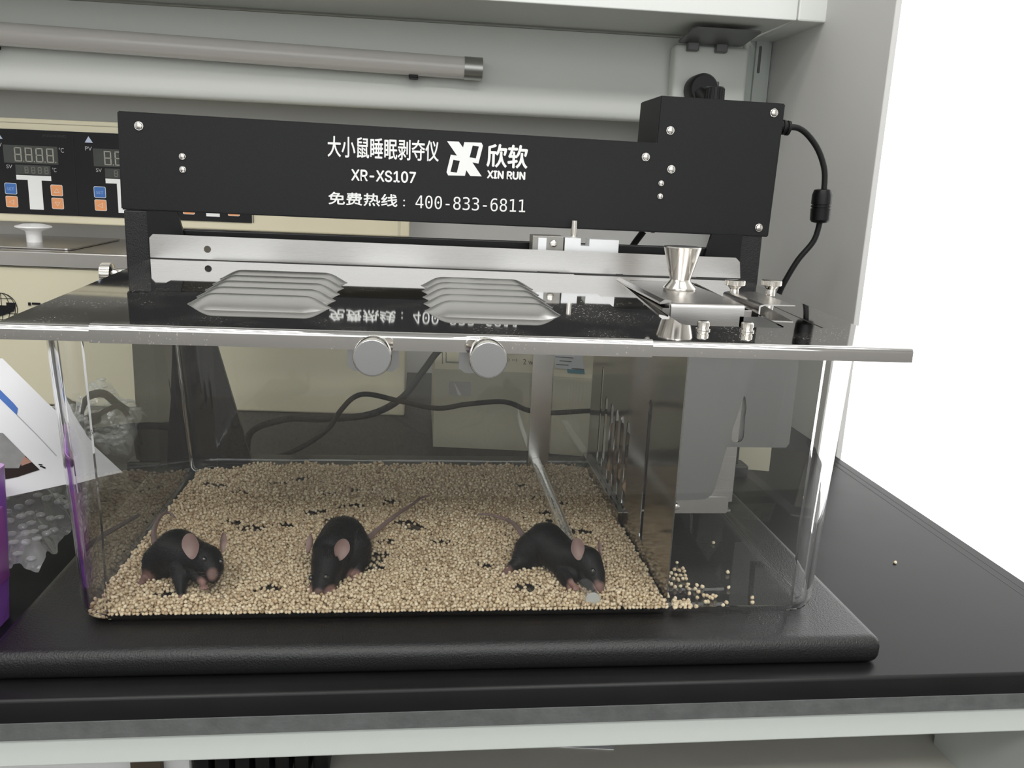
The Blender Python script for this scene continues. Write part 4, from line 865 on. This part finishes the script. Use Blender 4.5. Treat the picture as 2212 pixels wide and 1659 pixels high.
bm = B(); tube(bm, [(-292.5,255,50.6), (-285.5,262,50.4), (-280.5,270,50.7)], [5.0, 5.6, 5.0], 12); obj('plug_body', bm, RUBBER, t, smooth=60)

# ------------------------------------------------------------------ clutter left of the cage
t = thing('purple_box', (-294, 0, bt), 'translucent purple plastic container at the left edge of the worktop', 'container')
bm = B(); xw = (-330, -257.5, -45, 48)
o_ = [[(x, y) for x, y in rrect(xw[0]-g, xw[1]+g, xw[2]-g, xw[3]+g, 6, 5)] for g in (-2.5, 0, 1.5)]
zs = (bt+0.3, 30, 82)
rings = [[bm.verts.new((*p, z)) for p in o_[i]] for i, z in enumerate(zs)]
inn = [[bm.verts.new((*p, z)) for p in rrect(xw[0]-g+2, xw[1]+g-2, xw[2]-g+2, xw[3]+g-2, 5, 5)] for g, z in ((1.5, 82), (-2.5, bt+3))]
rings += inn
for a, c in zip(rings, rings[1:]):
    for k in range(len(a)): bm.faces.new((a[k], a[(k+1) % len(a)], c[(k+1) % len(a)], c[k]))
bm.faces.new(rings[0]); bm.faces.new(rings[-1])
PTR = mat('purple_translucent', (0.60, 0.28, 0.85), 0.2, noise=0.2, nscale=9); PTR.node_tree.nodes['Principled BSDF'].inputs['Transmission Weight'].default_value = 0.6
obj('container_wall', bm, PTR, t, smooth=40)
bm = B(); plate(bm, rrect(-330.5, -256.2, -46.4, 49.4, 6, 5), [rrect(-328, -258.7, -43.8, 46.8, 5, 5)], 'z', 78, 83); obj('rim', bm, mat('pink_purple', (0.62, 0.34, 0.70), 0.25), t, smooth=40)
bm = B(); box(bm, -257.6, -254.6, -30, 36, 12, 60, 1.2); obj('latch_panel', bm, mat('magenta_purple', (0.42, 0.12, 0.5), 0.25), t, smooth=40)
# bubble wrap: film sheet with domed bubbles
from mathutils import noise as mn
def wrap(name, x0, x1, y0, y1, hf0, label, pitch=7.6, br_=3.4):
    t = thing(name, ((x0+x1)/2, (y0+y1)/2, bt), label, 'bubble wrap'); bm = B(); nx, ny = 56, 56; g = []
    def hf(u, v):
        p = Vector((u*3.2, v*3.6, x0*0.01)); r1 = 1-abs(mn.noise(p)*2); return max(bt+0.5, hf0(u, v) + 9*(r1-0.5) + 5*mn.noise(p*2.7) + 1.6*mn.noise(p*7))
    for i in range(nx+1):
        g.append([bm.verts.new((x0+(x1-x0)*i/nx + 3*mn.noise(Vector((i*.3, j*.3, 5))), y0+(y1-y0)*j/ny, hf(i/nx, j/ny))) for j in range(ny+1)])
    for i in range(nx):
        for j in range(ny): bm.faces.new((g[i][j], g[i+1][j], g[i+1][j+1], g[i][j+1]))
    obj('film', bm, WRAP, t, smooth=60)
    bm = B(); r_ = 0; y = y0+5
    while y < y1-4:
        x = x0+5+(r_ % 2)*pitch/2
        while x < x1-4:
            q = 0.55+0.5*rs.rand(); sphere(bm, (x+rs.uniform(-.8, .8), y+rs.uniform(-.8, .8), hf((x-x0)/(x1-x0), (y-y0)/(y1-y0))), (br_, br_*0.95, br_*0.6*q), 8, 5); x += pitch
        y += pitch*0.87; r_ += 1
    obj('bubbles', bm, WRAP, t, kind='stuff', smooth=60); return t
wrap('bubble_wrap', -345, -249, 62, 200, lambda u, v: 2 + 62*math.sin(math.pi*min(1, max(0, (1-u)*0.55+0.06)))*min(1, v*2.2+0.1) + 4*math.sin(9*u+5*v) + 3*math.sin(17*v), 'crumpled bubble wrap on the worktop between purple container and cage')
wrap('bubble_wrap', -340, -252, 205, 330, lambda u, v: 28 + 26*math.sin(math.pi*u) + 10*math.sin(7*v+2*u) + 4*math.sin(15*u), 'bubble wrap heap under the looped power cord behind the leaflet')
# leaflet
t = thing('leaflet', (-270, 120, 60), 'white printed leaflet with blue band lying tilted on the bubble wrap', 'leaflet')
pA, pB, pC = Vector((-216,133.8,47.8)), Vector((-263.2,75,52.4)), Vector((-298.3,150,126.3))
nrm = (pB-pA).cross(pC-pA).normalized()
if nrm.z < 0: nrm = -nrm
def inplane(px, py_, k):   # point of the leaflet plane given two edge fractions
    return pA + (pB-pA)*px + (pC-pA)*py_ + nrm*k
def sheet(poly, k, m, name):
    bm = B(); top = [bm.verts.new(inplane(*p, k)) for p in poly]; bot = [bm.verts.new(inplane(*p, k-0.25)) for p in poly]
    bm.faces.new(top); bm.faces.new(bot[::-1])
    for i in range(len(poly)): bm.faces.new((top[i], bot[i], bot[(i+1) % len(poly)], top[(i+1) % len(poly)]))
    return obj(name, bm, m, t)
def sheetw(P_, k, m, name):
    bm = B(); top = [bm.verts.new(Vector(p)+nrm*k) for p in P_]; bot = [bm.verts.new(Vector(p)+nrm*(k-0.25)) for p in P_]
    bm.faces.new(top); bm.faces.new(bot[::-1])
    for i in range(len(P_)): bm.faces.new((top[i], bot[i], bot[(i+1) % len(P_)], top[(i+1) % len(P_)]))
    return obj(name, bm, m, t)
sheetw([(-216,133.8,47.8), (-263.2,75,52.4), (-291.5,39.9,55.2), (-332.1,113.9,133.2), (-300,150.7,128.1), (-269.2,143.3,98)], 0, PAPER, 'sheet')
sheetw([(-308.3,81.6,94.1), (-282.8,103.8,85.8), (-267.9,99.7,71), (-268.3,89.7,65.4), (-300,61.2,75)], 0.4, mat('photo_print', (0.30, 0.30, 0.30), 0.4, noise=0.7, nscale=40), 'printed_photo')
sheetw([(-267.9,99.7,71), (-258.4,97.5,61.8), (-267.4,83.9,61.2), (-295.4,49.7,64.3), (-300,61.2,75), (-268.3,89.7,65.4)], 0.4, mat('dark_photo', (0.03, 0.02, 0.02), 0.4), 'printed_photo')
sheetw([(-268.1,98.8,70.7), (-263.6,98.6,66.7), (-267.5,92.2,66.2), (-268.6,93.7,68)], 0.6, mat('skin_tone_print', (0.45, 0.25, 0.2), 0.4), 'printed_photo')
sheetw([(-310.5,128.7,123.9), (-293.6,128.9,109.8), (-284.1,126.5,100.5), (-281.4,125.3,97.5), (-280.4,120.8,94), (-291.6,123.4,104.9), (-308.5,123.5,119.2)], 0.5, PRINTB, 'blue_band')
sheetw([(-280.1,121,93.9), (-266.6,117.6,80.5), (-253,113.4,66.7), (-253.1,112.9,66.5), (-266.7,117.1,80.3), (-280.3,120.5,93.7)], 0.5, mat('fold_line', (0.4,0.4,0.42), 0.6), 'fold_line')
for q in ([(-260,100.5,64.8), (-258.1,101.8,64), (-258,101.2,63.6), (-259.8,99.9,64.3)], [(-259,99.9,63.7), (-257.3,101,63), (-257.2,100.5,62.5), (-258.8,99.4,63.2)], [(-257.6,100.8,63), (-256.1,101.5,62.1), (-256,100.5,61.5), (-257.5,99.8,62.4)]):
    sheetw(q, 0.5, PRINTK, 'printed_text')
